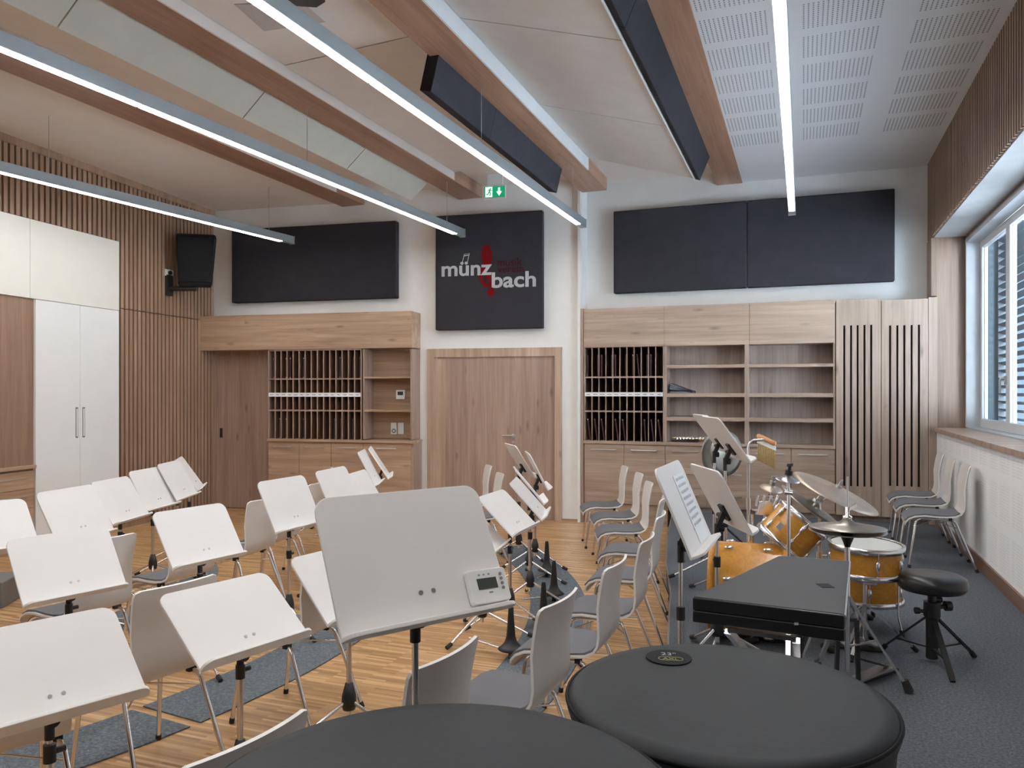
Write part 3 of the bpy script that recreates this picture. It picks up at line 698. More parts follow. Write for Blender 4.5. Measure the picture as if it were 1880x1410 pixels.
# tall slatted cupboards
def tall(px0, px1, slits, label):
    t = thing('tall_cupboard', label, 'cupboard', mw=FR.m)
    x0, x1 = xr(px0), xr(px1); z0, z1 = PB+.06, zr((px0+px1)/2, 550)
    sl = [xr(s) for s in slits]; za, zb2 = zr(slits[2], 893), zr(slits[2], 597)
    hw = .011
    m = MB(); e = [x0+.002]+[v for s in sl for v in (s-hw, s+hw)]+[x1-.002]
    for i in range(0, len(e), 2): m.box(e[i], e[i+1], D2-.015, D2+.01, za, zb2)
    m.box(x0+.002, x1-.002, D2-.015, D2+.01, z0, za).box(x0+.002, x1-.002, D2-.015, D2+.01, zb2, z1)
    m.build('door', 'oak_pale_v', t)
    box(x0+.002, x1-.002, D2+.012, -.01, z0, z1).build('carcass', 'dark', t)
    return t
tall(1534.5, 1617.5, (1550, 1562.4, 1574.5, 1587, 1599.4), 'tall pale oak cupboard with five slits beside the bookcase')
tall(1618, 1704, (1634, 1647.3, 1660, 1673.5, 1686.8), 'tall pale oak cupboard with five slits beside the window wall')
o = box(xr(1704.5), XR+.005, D2-.015, -.005, PB+.002, zr(1706, 546)).build('end_panel', 'oak_pale_v', None, FR.m); tag(o, 'narrow pale oak panel between cupboard and window wall', 'panel')
struct(box(XR, 1.66, -.30, -.27, 1.262, 3.36), 'trim_10', 'oak_jamb', FR.m)
struct(box(1.305, 1.36, 9.62, 9.94, 2.70, 3.335), 'trim_13', 'oak_jamb')
# things on the bookcase
def book_flat(loc, l, w, hgt, rot, mat, label, name='ring_binder', tilt=0):
    t = thing(name, label, 'folder', group='navy folders on the bookcase' if name == 'ring_binder' else None)
    t.matrix_basis = Matrix.Translation(loc) @ Matrix.Rotation(rot, 4, 'Z') @ Matrix.Rotation(tilt, 4, 'Y')
    MB().box(0, l, -w/2, w/2, 0, .003).box(0, l, -w/2, w/2, hgt-.003, hgt).box(0, .004, -w/2, w/2, .003, hgt-.003).build('cover', mat, t)
    MB().box(.006, l-.006, -w/2+.004, w/2-.004, .004, hgt-.004).build('pages', 'ink', t)
    return t
bx = FR.m @ Vector((xr(1227), -.16, zr(1300, 722)))
for i, (tl, lab) in enumerate(((0, 'lowest navy folder of the stack on the second bookcase shelf'), (.13, 'second navy folder of the leaning bookcase stack'), (.24, 'third navy folder of the leaning bookcase stack'), (.34, 'topmost navy folder of the leaning bookcase stack'))):
    book_flat(bx+Vector((.004*i, 0, .002+.026*i+.02*(i > 0))), .30-.012*i, .23, .022, 0, 'navy', lab, tilt=tl)
book_flat(FR.m @ Vector((xr(1227), -.16, zr(1300, 767)+.002)), .27, .22, .014, 0, 'navy', 'thin navy folder lying on the third bookcase shelf')
sx = thing('saxophone', 'silver and brass wind instrument lying on the lowest bookcase level', 'instrument')
p = FR.m @ Vector((xr(1234), -.2, zwt+.035)); q = FR.m @ Vector((xr(1300), -.2, zwt+.045))
MB().tube([p+Vector((-.01, 0, .02)), p+Vector((.03, 0, .01)), p+(q-p)*.4, q], .014, 10, rs=[.006, .009, .016, .024]).lathe([(.024, 0), (.03, .04), (.055, .09)], q, (1, 0, .1), 20).build('body_tube', 'brass', sx)
m = MB()
for i in range(9):
    c = p+(q-p)*(.12+i*.09); m.cyl(c+Vector((0, -.016, .006)), c+Vector((0, -.026, .008)), .011, n=10)
m.tube([p+Vector((.03, -.02, .02)), q+Vector((0, -.03, .02))], .004).build('keywork', 'chrome', sx)
MB().box(-.02, .30, -.05, .06, 0, .018).build('felt_pad', 'black', sx, Matrix.Translation(Vector((p.x, p.y, zwt+.001))))

# ------------------------------------------------------------------ left wall furniture (frame FL): x to the back corner
zsm = FL.z(216, 570)
kd = (kx0+kx1)/2
wc = thing('tall_cupboard', 'tall white two-door cupboard in the slatted wall', 'cupboard', mw=FL.m)
box(kx0, kx1, .0, .03, .05, zsm-.004).build('carcass', 'white', wc)
for a, b, hx in ((kx0+.003, kd-.002, kd-.05), (kd+.002, kx1-.003, kd+.05)):
    f = box(a, b, -.022, -.001, .06, zsm-.006).build('door', 'white', wc, bevel=.002)
    za, zb2 = 1.14, 1.48
    MB().box(hx-.017, hx+.017, -.027, -.0225, za, zb2).build('handle', 'handle_dark', f, bevel=.001)
    MB().box(hx-.010, hx+.010, -.0275, -.0272, za+.015, zb2-.015).build('handle', 'white', f)
m = thing('wall_cupboard', 'wide cream overhead cupboard front above the white doors', 'cupboard', mw=FL.m)
for a, b in ((-6.2, -4.4), (-4.396, kx0-.07), (kx0-.066, kx1)): box(a, b, -.022, .03, zsm, zc).build('front', 'cream', m, bevel=.002)
nb = thing('wall_niche', 'brown wood niche lining above the drawer counter', 'niche', mw=FL.m)
box(-6.2, kx0-.004, .0, .03, .8, zsm-.004).build('back_panel', 'oak_niche', nb)
zc2 = FL.z(62, 853)
o = box(-6.2, kx0-.012, -.05, .0, zc2-.035, zc2).build('worktop', 'oak_h', None, FL.m, .003); tag(o, 'oak counter top below the brown niche', 'worktop')
for i in range(4):
    b = kx0-.014-i*.56; a = b-.556
    base_cab(FL, -.022, a, b, zc2-.055, .08, 'oak_h', ['oak drawer unit next to the white cupboard', 'oak drawer unit second from the white cupboard', 'oak drawer unit third from the white cupboard', 'oak drawer unit fourth from the white cupboard'][i], [.19, .20, .25], .15, yback=.03)
struct(box(-6.2, kx1, .0, .03, 0, .05), 'baseboard_left.001', 'oak_h', FL.m)
# loudspeaker on its bracket
sp = FL.x(355, -.3)
ls = thing('loudspeaker', 'black loudspeaker on a wall bracket beside the left wall panel', 'loudspeaker')
zc_ = FL.z(355, 480, -.3)
base = FL.m @ Vector((sp, -.34, zc_))
ls.matrix_basis = Matrix.Translation(base) @ Matrix.Rotation(A+R(12), 4, 'Z') @ Matrix.Rotation(R(7), 4, 'X')
pl = [(-.24, -.02), (-.20, .14), (-.13, .25), (.13, .25), (.20, .14), (.24, -.02), (.24, -.10), (-.24, -.10)]
vs = []
for z, s in ((-.34, .80), (-.30, .86), (.30, 1.0), (.345, .96)):
    for x, y in pl: vs.append((x*s+(.03 if z > 0 else -.0), y*s-.04, z))
n = len(pl); m = MB(); m.add(vs, [(i+j*n, (i+1) % n+j*n, (i+1) % n+(j+1)*n, i+(j+1)*n) for j in range(3) for i in range(n)]+[tuple(range(n-1, -1, -1)), tuple(range(3*n, 4*n))])
m.build('cabinet', 'speaker', ls, bevel=.015)
MB().box(-.20, .22, -.150, -.142, -.27, .31).build('grille', 'speaker', ls, bevel=.01)
br = thing('speaker_bracket', 'black wall bracket with arm carrying the loudspeaker', 'bracket', mw=FL.m)
xb2 = FL.x(311, -.02); z_ = lambda py: FL.z(311, py, -.02)
box(xb2-.06, xb2+.06, -.03, .0, z_(543), z_(505)).build('wall_plate', 'black', br, bevel=.004)
MB().cyl((xb2, -.03, z_(530)), (sp-.03, -.36, z_(530)), .032).cyl((sp-.03, -.36, z_(533)), (sp-.03, -.36, z_(518)), .03).build('arm', 'black', br)
so = thing('wall_socket', 'white socket plate on the slats behind the loudspeaker', 'socket', mw=FL.m)
box(xb2-.07, xb2+.08, -.02, .0, z_(507), z_(495)).build('plate', 'white', so)
MB().cyl((xb2, -.045, z_(501)), (xb2, -.02, z_(501)), .028).build('plug', 'black', so)

# ------------------------------------------------------------------ carpet runners
def runner(r0, r1, a0, a1, label, skew0=0, skew1=0):
    n = 40; inn = arc(r0, a0+skew0, a1+skew1, n); out = arc(r1, a0, a1, n)
    m = MB(); vs = []
    for z in (.001, .007): vs += [(x, y, z) for x, y in inn]+[(x, y, z) for x, y in out]
    k = n+1; fs = []
    for i in range(n): fs += [(i, k+i, k+i+1, i+1), (2*k+i, 2*k+i+1, 3*k+i+1, 3*k+i), (i, i+1, 2*k+i+1, 2*k+i), (k+i, 3*k+i, 3*k+i+1, k+i+1)]
    fs += [(0, 2*k, 3*k, k), (n, k+n, 3*k+n, 2*k+n)]
    m.add(vs, fs); o = m.build('carpet_runner', 'carpet2'); return tag(o, label, 'carpet', 'curved carpet runners')
aa = lambda x, y: math.degrees(math.atan2(y-C0[1], x-C0[0]))
runner(4.04, 4.47, -38, aa(-2.9, 3.08), 'curved grey carpet runner under the stand at bottom left', 0, aa(-3.26, 3.12)-aa(-2.9, 3.08))
runner(4.04, 4.47, aa(-2.8, 3.12), 38, 'curved grey carpet runner under the middle row of stands', aa(-3.16, 3.16)-aa(-2.8, 3.12), 0)
runner(5.50, 5.94, -20, aa(-2.65, 8.07), 'curved grey carpet runner beside the black instrument pegs', 0, aa(-2.96, 7.86)-aa(-2.65, 8.07))
runner(2.42, 2.82, -25, 48, 'short curved grey carpet runner near the row by the left wall')

# ------------------------------------------------------------------ music stands
TW, TH = .51, .36
stand_cache = {}
def peg(stand, arm, label, ang, rad, base=0):
    pass
def music_stand(x, y, z, yaw, tilt, label, base=0.0, rot=0.0, double=False):
    """yaw turns local +y (the way the player looks); z is the height of the desk's lower edge"""
    t = thing('music_stand', label, 'music stand', (x, y, base), R(yaw), 'white music stands')
    zz = z-base; s, c = math.sin(R(tilt)), math.cos(R(tilt))
    P = lambda a, b, k: (a, b*s+k*c, zz+b*c-k*s)          # a across, b up the board, k behind it
    m = MB(); pts = [(px, py+TH/2) for px, py in rrect(TW, TH, .045, 6, (0, 1, 1, 0))]
    m.prism(pts, 0, .010, P)
    dk = m.build('desk', 'desk', t, bevel=.002)
    lip = [(px, py-.029) for px, py in rrect(TW, .058, .040, 6, (1, 0, 0, 1))]
    m = MB(); m.prism(lip, -.001, .011, lambda a, b, k: P(a, k-.010+.001, b+.010)); m.build('ledge', 'edge', t, bevel=.002)
    m = MB()
    for a in (-.014, .024): m.cyl(P(a, .075, -.0025), P(a, .075, .002), .0065, n=12)
    m.build('bolt', 'steel', dk)
    # bracket and pole
    pb = Vector(P(.005, .085, .012)); top = Vector((.005, pb.y+.045, pb.z-.10))
    m = MB(); m.obox(pb+Vector((0, .006, 0)), (.035, 0, 0), (0, s*.045, c*.045), (0, c*.008, -s*.008)); m.bar(pb+Vector((0, .01, 0)), top+Vector((0, 0, .02)), .026, .03, (1, 0, 0))
    m.cyl((pb.x+.0, pb.y+.02, pb.z-.02), (pb.x+.055, pb.y+.02, pb.z-.02), .013).cyl(top+Vector((0, 0, .04)), top+Vector((0, 0, -.05)), .0145)
    bk = m.build('bracket', 'black', t)
    kn = top+Vector((0, -.012, .015)); MB().cyl(kn, kn+Vector((0, -.022, 0)), .021, n=18).build('tilt_knob', 'black', bk)
    if tilt == 28 and base and z > 1: tx = text_mesh('K&M', 'knob_lettering', 'silver_text', bk, .014, .0003, 0, 'CENTER'); tx.matrix_basis = Matrix.Translation(kn+Vector((0, -.0225, -.005))) @ Matrix.Rotation(PI/2, 4, 'X')
    px, py = top.x, top.y
    MB().cyl((px, py, .50), (px, py, top.z), .009).build('inner_pole', 'chrome', t)
    MB().cyl((px, py, .10), (px, py, .53), .0125).build('outer_pole', 'chrome', t)
    MB().cyl((px, py, .505), (px, py, .56), .0185).cyl((px, py, .535), (px+.045, py, .535), .010).build('clamp', 'black', t)
    MB().lathe([(.0, .26), (.018, .26), (.034, .20), (.036, .16), (.03, .135), (.0, .135)], (px, py, 0), n=16).build('hub', 'black', t)
    for k in range(3):
        a = R(rot+90+120*k); u = Vector((math.cos(a), math.sin(a), 0))
        lg = MB().cyl(Vector((px, py, .17))+u*.025, Vector((px, py, .022))+u*.33, .009, n=10).build('leg', 'chrome', t)
        MB().cyl(Vector((px, py, .030))+u*.31, Vector((px, py, .016))+u*.355, .014, n=10).build('rubber_foot', 'rubber', lg)
    return t
SD = [
 (-.90, 1.83, 1.06, 58, 28, 'large white music stand in front with the small tuner on its ledge', .2, 20),
 (-2.00, 2.53, .64, 76, 51, 'white music stand at lower left, in front of the shaded chair back', 0, 55),
 (-3.45, 2.96, .62, 75, 34, 'white music stand at mid left whose ledge overlaps a chair back', 0, 10),
 (-3.30, 3.74, .65, 80, 33, 'white music stand between chair with grey seat and shaded chair back', 0, 40),
 (-2.08, 1.73, .68, 69, 50, 'white music stand at the bottom left corner, cut by the picture edge', 0, 25),
 (-4.46, 3.90, .69, 98, 28, 'white music stand directly before the white cupboard doors', 0, 0),
 (-4.44, 3.24, .71, 73, 40, 'white music stand at the left picture edge below the drawer units', 0, 0),
 (-4.91, 4.70, .66, 106, 30, 'second white music stand from the cupboard in the rear row', 0, 30),
 (-5.14, 5.25, .67, 105, 26, 'third white music stand from the cupboard, before the slatted wall', 0, 0),
 (-5.26, 5.67, .70, 113, 29, 'fourth white music stand from the cupboard, before the slatted wall', 0, 15),
 (-5.65, 6.26, .70, 126, 34, 'steeply foreshortened white music stand at the end of the slatted wall row', 0, 0),
 (-3.23, 4.52, .73, 89, 25, 'white music stand in front of the left pigeonhole rack with pole showing', 0, 35),
 (-3.36, 5.34, .72, 96, 25, 'white music stand just above the tuner stand, before base cabinets', 0, 0),
 (-3.62, 6.20, .62, 102, 30, 'half hidden white music stand between two stands before the base cabinets', 0, 0),
 (-3.98, 6.87, .75, 113, 27, 'tilted white music stand before the niche base cabinet', 0, 10),
 (-4.10, 7.30, .77, 118, 33, 'rearmost tilted white music stand before the niche base cabinet', 0, 0),
 (-1.93, 3.22, .62, 80, 42, 'white music stand half hidden behind the tuner stand on its left', 0, 70),
 (-1.84, 5.21, .68, 90, 46, 'white music stand right of the tuner stand with the broad bright face', 0, 48),
 (-1.89, 5.80, .70, 104, 42, 'narrow white music stand behind the broad bright one by the door', 0, 40),
 (-2.15, 6.52, .71, 113, 40, 'edge-on white music stand below the door handle', 0, 30),
 (-2.57, 7.39, .83, 124, 32, 'thin rear-facing white music stand right under the door handle', 0, 0),
 (-2.30, 7.08, .76, 115, 27, 'thin rear-facing white music stand nearest the pier', 0, 20),
 (-1.92, 4.90, .60, 98, 46, 'white music stand mostly behind the tuner stand, its ledge showing', 0, 65),
 (-.39, 3.29, 1.02, 88, 23, 'white music stand on the podium holding a sheet of music', .2, 100),
 (-.35, 4.40, .93, 115, 28, 'white music stand seen from behind in front of the orange bass drum', .2, 35),
 (-.55, 6.29, 1.19, 111, 37, 'upper white music stand seen from behind, farther from the chime bar', .2, 0),
 (-.415, 5.70, 1.188, 110, 36, 'white music stand seen from behind that covers the cymbal pair', .2, 60),
]
stands = [music_stand(*a) for a in SD]
# sheet on the podium stand, tuner on the front stand
def on_desk(i, name, label, cat):
    x, y, z, yaw, tilt = SD[i][:5]
    t = thing(name, label, cat)
    t.matrix_basis = Matrix.Translation((x, y, z)) @ Matrix.Rotation(R(yaw), 4, 'Z') @ Matrix.Rotation(R(90-tilt), 4, 'X')   # local x across, y up the desk, z out to the player
    return t
t = on_desk(23, 'sheet_music', 'sheet of printed music leaning on the podium music stand', 'sheet music')
MB().box(-.02, .19, .012, .305, .001, .003).build('paper', 'paper', t)
m = MB()
for k in range(8):
    yy = .29-.028*k
    for j in range(3): m.box(.0, .175, yy-.004*j, yy-.004*j-.0012, .0031, .0034)
    for j in range(9): m.box(.005+.019*j, .010+.019*j, yy-.004*random.random()*2, yy-.004*random.random()*2-.006, .0032, .0036)
m.build('staff_lines', 'ink', t)
t = on_desk(0, 'tuner', 'small white electronic tuner with grey display on the front stand', 'tuner')
mw = Matrix.Translation((.185, .012, .002)) @ Matrix.Rotation(R(-2), 4, 'Z')
MB().prism([(px, py+.058) for px, py in rrect(.125, .092, .008)], 0, .022).build('body', 'tuner', t, mw @ Matrix.Translation((0, -.012, 0)), bevel=.003)
MB().box(-.038, .026, .036, .066, .0221, .0232).build('display', 'lcd', t, mw)
m = MB()
for k in range(4): m.cyl((.043, .073-.013*k, .022), (.043, .073-.013*k, .0245), .0045, n=12)
m.build('button', 'grey_plastic', t, mw)
m = MB()
for k in range(3): m.box(-.03+.016*k, -.024+.016*k, .074, .078, .0221, .0226)
m.box(-.006, .006, .024, .028, .0221, .0226)
m.build('marking', 'ink', t, mw)
# instrument pegs beside the stands
def peg(px, py, zb, label, to, sc=1.0):
    b = atz(px, py, zb)
    t = thing('instrument_peg', label, 'instrument peg', b, 0, 'black instrument pegs')
    MB().lathe([(.0, .275), (.013, .272), (.016, .262), (.023, .16), (.029, .09), (.040, .055), (.062, .030), (.082, .016), (.079, .010), (.03, .022), (0, .02)], n=24).build('cone', 'black', t, Matrix.Scale(sc, 4))
    MB().cyl((0, 0, -zb+.002), (0, 0, .02), .017, n=14).cyl((0, 0, -.01), (.03, -.01, -.01), .018, n=12).build('foot_clamp', 'black', t)
    q = Vector(to)-b; q.z = 0
    if q.length > .36: q = q.normalized()*.36
    MB().cyl((0, 0, -.005), (q.x, q.y, .03), .008, n=8).build('arm', 'chrome', t)
peg(938, 1195, .05, 'nearest black instrument peg, left of the large chair back', (-2.0, 4.6, 0))
peg(998, 1140, .05, 'black instrument peg standing partly behind the large chair back', (-1.95, 5.2, 0))
peg(1017, 1093, .05, 'second farthest black instrument peg on the carpet runner', (-2.0, 5.6, 0))
peg(1004, 1050, .05, 'farthest black instrument peg on the carpet runner', (-2.1, 6.2, 0))

# ------------------------------------------------------------------ chairs
PROF = [(.236, .338), (.243, .352), (.236, .378), (.215, .402), (.17, .42), (.10, .428), (.02, .424), (-.06, .424), (-.125, .432), (-.165, .452), (-.19, .485), (-.203, .53), (-.209, .59), (-.214, .66), (-.225, .73), (-.236, .785), (-.245, .823), (-.249, .838), (-.251, .846)]
HWD = [.150, .190, .203, .207, .207, .205, .203, .200, .196, .191, .188, .187, .188, .191, .195, .198, .199, .193, .172]
def chair_proto():
    t = thing('stacking_chair', 'proto', 'chair')
    nu = 12
    def grid(idx, scale, off, curve=1):
        vs = []
        for i in idx:
            y, z = PROF[i]; a, b = PROF[max(i-1, 0)], PROF[min(i+1, len(PROF)-1)]
            ty, tz = b[0]-a[0], b[1]-a[1]; l = math.hypot(ty, tz); ny, nz = tz/l, -ty/l       # points up / to the front
            if nz < 0 and i < 8: ny, nz = -ny, -nz
            if i >= 8 and ny < 0: ny, nz = -ny, -nz
            bk = max(0, min(1, (i-9)/4))
            hw = HWD[i]*scale
            for k in range(nu+1):
                u = -1+2*k/nu; x = u*hw
                vs.append((x, y+ny*off+bk*.75*x*x, z+nz*off+(1-bk)*.10*x*x*(1 if i > 3 else .3)))
        return vs
    def sheet(idx, scale, o0, o1):
        a, b = grid(idx, scale, o0), grid(idx, scale, o1); n = len(idx); w = nu+1; m = MB(); off = n*w
        fs = [(i*w+k, i*w+k+1, (i+1)*w+k+1, (i+1)*w+k) for i in range(n-1) for k in range(nu)]
        m.add(a, fs, True); m.add(b, fs, True)
        rim = [k for k in range(w)]+[i*w+nu for i in range(1, n)]+[(n-1)*w+k for k in range(nu-1, -1, -1)]+[i*w for i in range(n-2, 0, -1)]
        m.cur = 1
        m.add(a+b, [(rim[j], rim[(j+1) % len(rim)], off+rim[(j+1) % len(rim)], off+rim[j]) for j in range(len(rim))])
        return m
    sheet(range(len(PROF)), 1, -.005, .006).build('shell', ['shell', 'edge'], t)
    sheet(range(2, 10), .93, .007, .017).build('seat_pad', ['pad', 'pad'], t)
    r = .0105
    for sx in (-1, 1):
        lg = MB().tube([(sx*.165, .13, .405), (sx*.178, .155, .396), (sx*.186, .168, .375), (sx*.208, .215, .012)], r).build('leg', 'chrome', t)
        MB().cyl((sx*.2075, .2135, .025), (sx*.209, .217, .0), .0135, n=10).build('glide', 'rubber', lg)
        lg = MB().tube([(sx*.165, -.08, .405), (sx*.176, -.115, .398), (sx*.182, -.13, .375), (sx*.208, -.27, .012)], r).build('leg', 'chrome', t)
        MB().cyl((sx*.207, -.265, .025), (sx*.209, -.275, 0), .0135, n=10).build('glide', 'rubber', lg)
        box(sx*.165-.02, sx*.165+.02, -.10, -.075, .398, .42).build('seat_clamp', 'rubber', t)
    m = MB()
    for sx in (-1, 1): m.tube([(sx*.165, .135, .405), (sx*.165, -.085, .405)], r)
    m.tube([(-.165, .09, .403), (.165, .09, .403)], .009).tube([(-.165, -.04, .403), (.165, -.04, .403)], .009)
    m.tube([(-.200, -.235, .11), (-.200, .20, .13)], .004) if False else None
    m.tube([(-.188, .172, .34), (0, .02, .375), (.188, -.145, .34)], .004).tube([(.188, .172, .34), (0, .02, .375), (-.188, -.145, .34)], .004)
    m.build('frame', 'chrome', t)
    return t
CH = [
 (-1.12, 2.97, 85, 0, 'large grey-seated white chair in front, left of the round drum covers'),
 (-1.26, 2.24, 83, 0, 'white chair back just above the left drum cover edge'),
 (-1.06, 3.68, 88, 0, 'white chair right behind the large front chair'),
 (-1.04, 4.35, 91, 0, 'third white chair in the row along the podium edge'),
 (-1.11, 5.19, 93, 0, 'fourth white chair in the row along the podium edge'),
 (-1.24, 6.02, 96, 0, 'fifth white chair along the podium edge, behind the sheet stand'),
 (-2.02, 8.29, 110, 0, 'rearmost of three white chairs lined up before the right base cabinets'),
 (-1.73, 7.62, 110, 0, 'middle of three white chairs lined up before the right base cabinets'),
 (-1.50, 6.89, 108, 0, 'front one of three white chairs lined up before the right base cabinets'),
 (-2.70, 2.66, 79, 0, 'white chair with shaded back between two stands at lower left'),
 (-3.84, 3.31, 81, 0, 'white chair behind the stand at mid left with its right edge showing'),
 (-3.95, 4.12, 84, 0, 'white chair with grey seat showing under a stand at mid left'),
 (-4.05, 4.91, 92, 0, 'white chair with its upright back between two left stands'),
 (-4.16, 5.40, 96, 0, 'white chair tucked behind the stand before the left rack, nearest one'),
 (-4.28, 5.92, 100, 0, 'white chair tucked behind the stand before the left rack, second one'),
 (-4.85, 6.95, 122, 0, 'white chair seen edge-on before the left base cabinets'),
 (-2.45, 3.38, 88, 0, 'white chair half hidden under the stand left of the tuner stand'),
 (-3.42, 7.83, 120, 0, 'white chair before the double door, farther from the pier'),
 (-3.00, 7.10, 120, 0, 'white chair before the double door, nearer the pier'),
 (1.04, 7.42, 88, .2, 'nearest of three white chairs along the window wall'),
 (1.04, 8.10, 88, .2, 'middle of three white chairs along the window wall'),
 (1.04, 8.72, 88, .2, 'farthest of three white chairs along the window wall'),
 (-1.44, 1.54, 81, 0, 'white chair back peeking out at the lower edge beside the drum cover'),
 (-2.66, 1.95, 66, 0, 'white chair under the stand in the bottom left corner'),
 (1.09, 3.40, 90, .2, 'white chair at the right picture edge of which a corner shows'),
]
proto = chair_proto(); index_kids()
for i, (x, y, yaw, z, lab) in enumerate(CH):
    o = proto if i == 0 else dup(proto)
    o.location = (x, y, z); o.rotation_euler = (0, 0, R(yaw)); o['label'] = lab; o['group'] = 'white stacking chairs'

# ------------------------------------------------------------------ timpani under covers
def timpano(cx, cy, zt, r, label, badge=None):
    t = thing('timpani_drum', label, 'drum', (cx, cy, .2)); h = zt-.2
    n = 64; vs = []; prof = [(0, h+.004), (r*.5, h+.003), (r*.9, h+.001), (r-.012, h), (r, h-.012), (r+.004, h-.03), (r-.006, h-.06), (r-.012, h-.16), (r-.02, h-.26), (r-.028, h-.27)]
    for rr, z in prof:
        for k in range(n):
            a = 2*PI*k/n; w = 1+(.012*math.sin(9*a)+.008*math.sin(17*a+1))*max(0, min(1, (h-.05-z)/.15))
            vs.append((max(rr, 1e-4)*w*math.cos(a), max(rr, 1e-4)*w*math.sin(a), z))
    MB().add(vs, [(i*n+k, i*n+(k+1) % n, (i+1)*n+(k+1) % n, (i+1)*n+k) for i in range(len(prof)-1) for k in range(n)], True).build('cover', 'cover', t)
    MB().tube([((r+.003)*math.cos(a), (r+.003)*math.sin(a), h-.014) for a in [2*PI*k/64 for k in range(65)]], .005, 6).build('cover_seam', 'patch', t)
    MB().lathe([(r-.05, h-.24), (r-.08, h-.33), (r*.55, h-.47), (r*.25, h-.53), (0, h-.54)], n=48).build('bowl', 'brass', t)
    m = MB()
    for k in range(3):
        a = 2*PI*k/3+.4; u = Vector((math.cos(a), math.sin(a), 0)); lg = MB().bar(u*(r-.06)+Vector((0, 0, h-.25)), u*(r-.02)+Vector((0, 0, .06)), .03, .012).build('leg', 'steel', t)
        MB().cyl(u*(r-.02)+Vector((-.012*u.y, .012*u.x, .036)), u*(r-.02)+Vector((.012*u.y, -.012*u.x, .036)), .035).build('caster', 'rubber', lg)
    if badge:
        bx, by = badge
        b = MB().cyl((bx, by, h+.0035), (bx, by, h+.0062), .059, n=40).build('badge', 'patch', t)
        # size numeral and logo printed on the patch
        for s, w, dx, dy in (('23"', .022, 0, .018), ('AXL', .040, .004, -.016)):
            o = text_mesh(s, 'print', 'silver_text' if dy > 0 else 'gold_text', b, .030 if dy > 0 else .022, .0002, 0, 'CENTER')
            o.matrix_basis = Matrix.Translation((bx, by, h+.0066)) @ Matrix.Rotation(A-.15, 4, 'Z') @ Matrix.Translation((dx, dy-.006, 0))
        q = rrect(.062, .026, .012); ca, sa = math.cos(A-.15), math.sin(A-.15)
        MB().tube([(bx+(x+.004)*ca-(y-.014)*sa, by+(x+.004)*sa+(y-.014)*ca, h+.0066) for x, y in q+[q[0]]], .0010, 5).build('print', 'gold_text', b)
    return t
bd = atz(1228, 1209, .952)
timpano(-.17, 1.886, .95, .366, 'right round drum under a black cover with a badge', (bd.x+.17, bd.y-1.886))
timpano(-.55, 1.13, 1.0, .40, 'round drum under a plain black cover at the lower edge')

# ------------------------------------------------------------------ glockenspiel case on its stand
ZC = .98
cs = thing('instrument_case', 'flat black tapering instrument case in front of the drum kit', 'case')
q = [atz(1271, 1096, ZC), atz(1551, 1129, ZC), atz(1560, 1030, ZC), atz(1431, 1020, ZC)]
cen = sum(q, Vector())/4
def grow(k): return [tuple((cen+(v-cen)*k).xy) for v in q]
thc = .082
ld = MB().prism(grow(1), ZC-.042, ZC-.001).build('lid', 'leather', cs, bevel=.004)
MB().prism(grow(.985), ZC-.0012, ZC+.0008).build('top_panel', 'case', ld)
MB().prism(grow(1), ZC-thc, ZC-.0430).build('tray', 'leather', cs, bevel=.004)
m = MB(); g = grow(1.002)
for a, b in ((g[2], g[3]), (g[1], g[2])): m.tube([(a[0], a[1], ZC-.004), (b[0], b[1], ZC-.004)], .004, 6)
m.build('edge_trim', 'steel', cs)
pp = atz(1515, 1076, ZC)
MB().obox((pp.x, pp.y, ZC+.001), RT*.022, FW*.028, (0, 0, .0012)).build('latch_plate', 'patch', cs)
fm = (q[0]*.3+q[1]*.7); MB().obox((fm.x, fm.y-.005, ZC-.043), (.006, .002, 0), (-.0006, .003, 0), (0, 0, .004)).build('latch', 'steel', cs)
st = thing('keyboard_stand', 'chrome folding stand carrying the black case', 'stand')
def gp(px, py): p = atz(px, py, .2); return p
zz = ZC-thc-.003
fl_, fr_ = q[0]*.75+q[1]*.25, q[0]*.3+q[1]*.7
bl2, br2 = q[3]*.7+q[2]*.3, q[3]*.3+q[2]*.7
for a, b in ((fl_, br2), (fr_, bl2)):
    MB().bar((a.x, a.y, .21), (b.x, b.y, zz-.01), .022, .022).build('leg', 'chrome', st)
    MB().bar((b.x, b.y, .21), (a.x, a.y, zz-.01), .022, .022).build('leg', 'chrome', st)
MB().bar((fl_.x, fl_.y, zz-.006), (fr_.x, fr_.y, zz-.006), .02, .012).build('cross_bar', 'chrome', st)
MB().bar((bl2.x, bl2.y, zz-.006), (br2.x, br2.y, zz-.006), .02, .012).build('cross_bar', 'chrome', st)

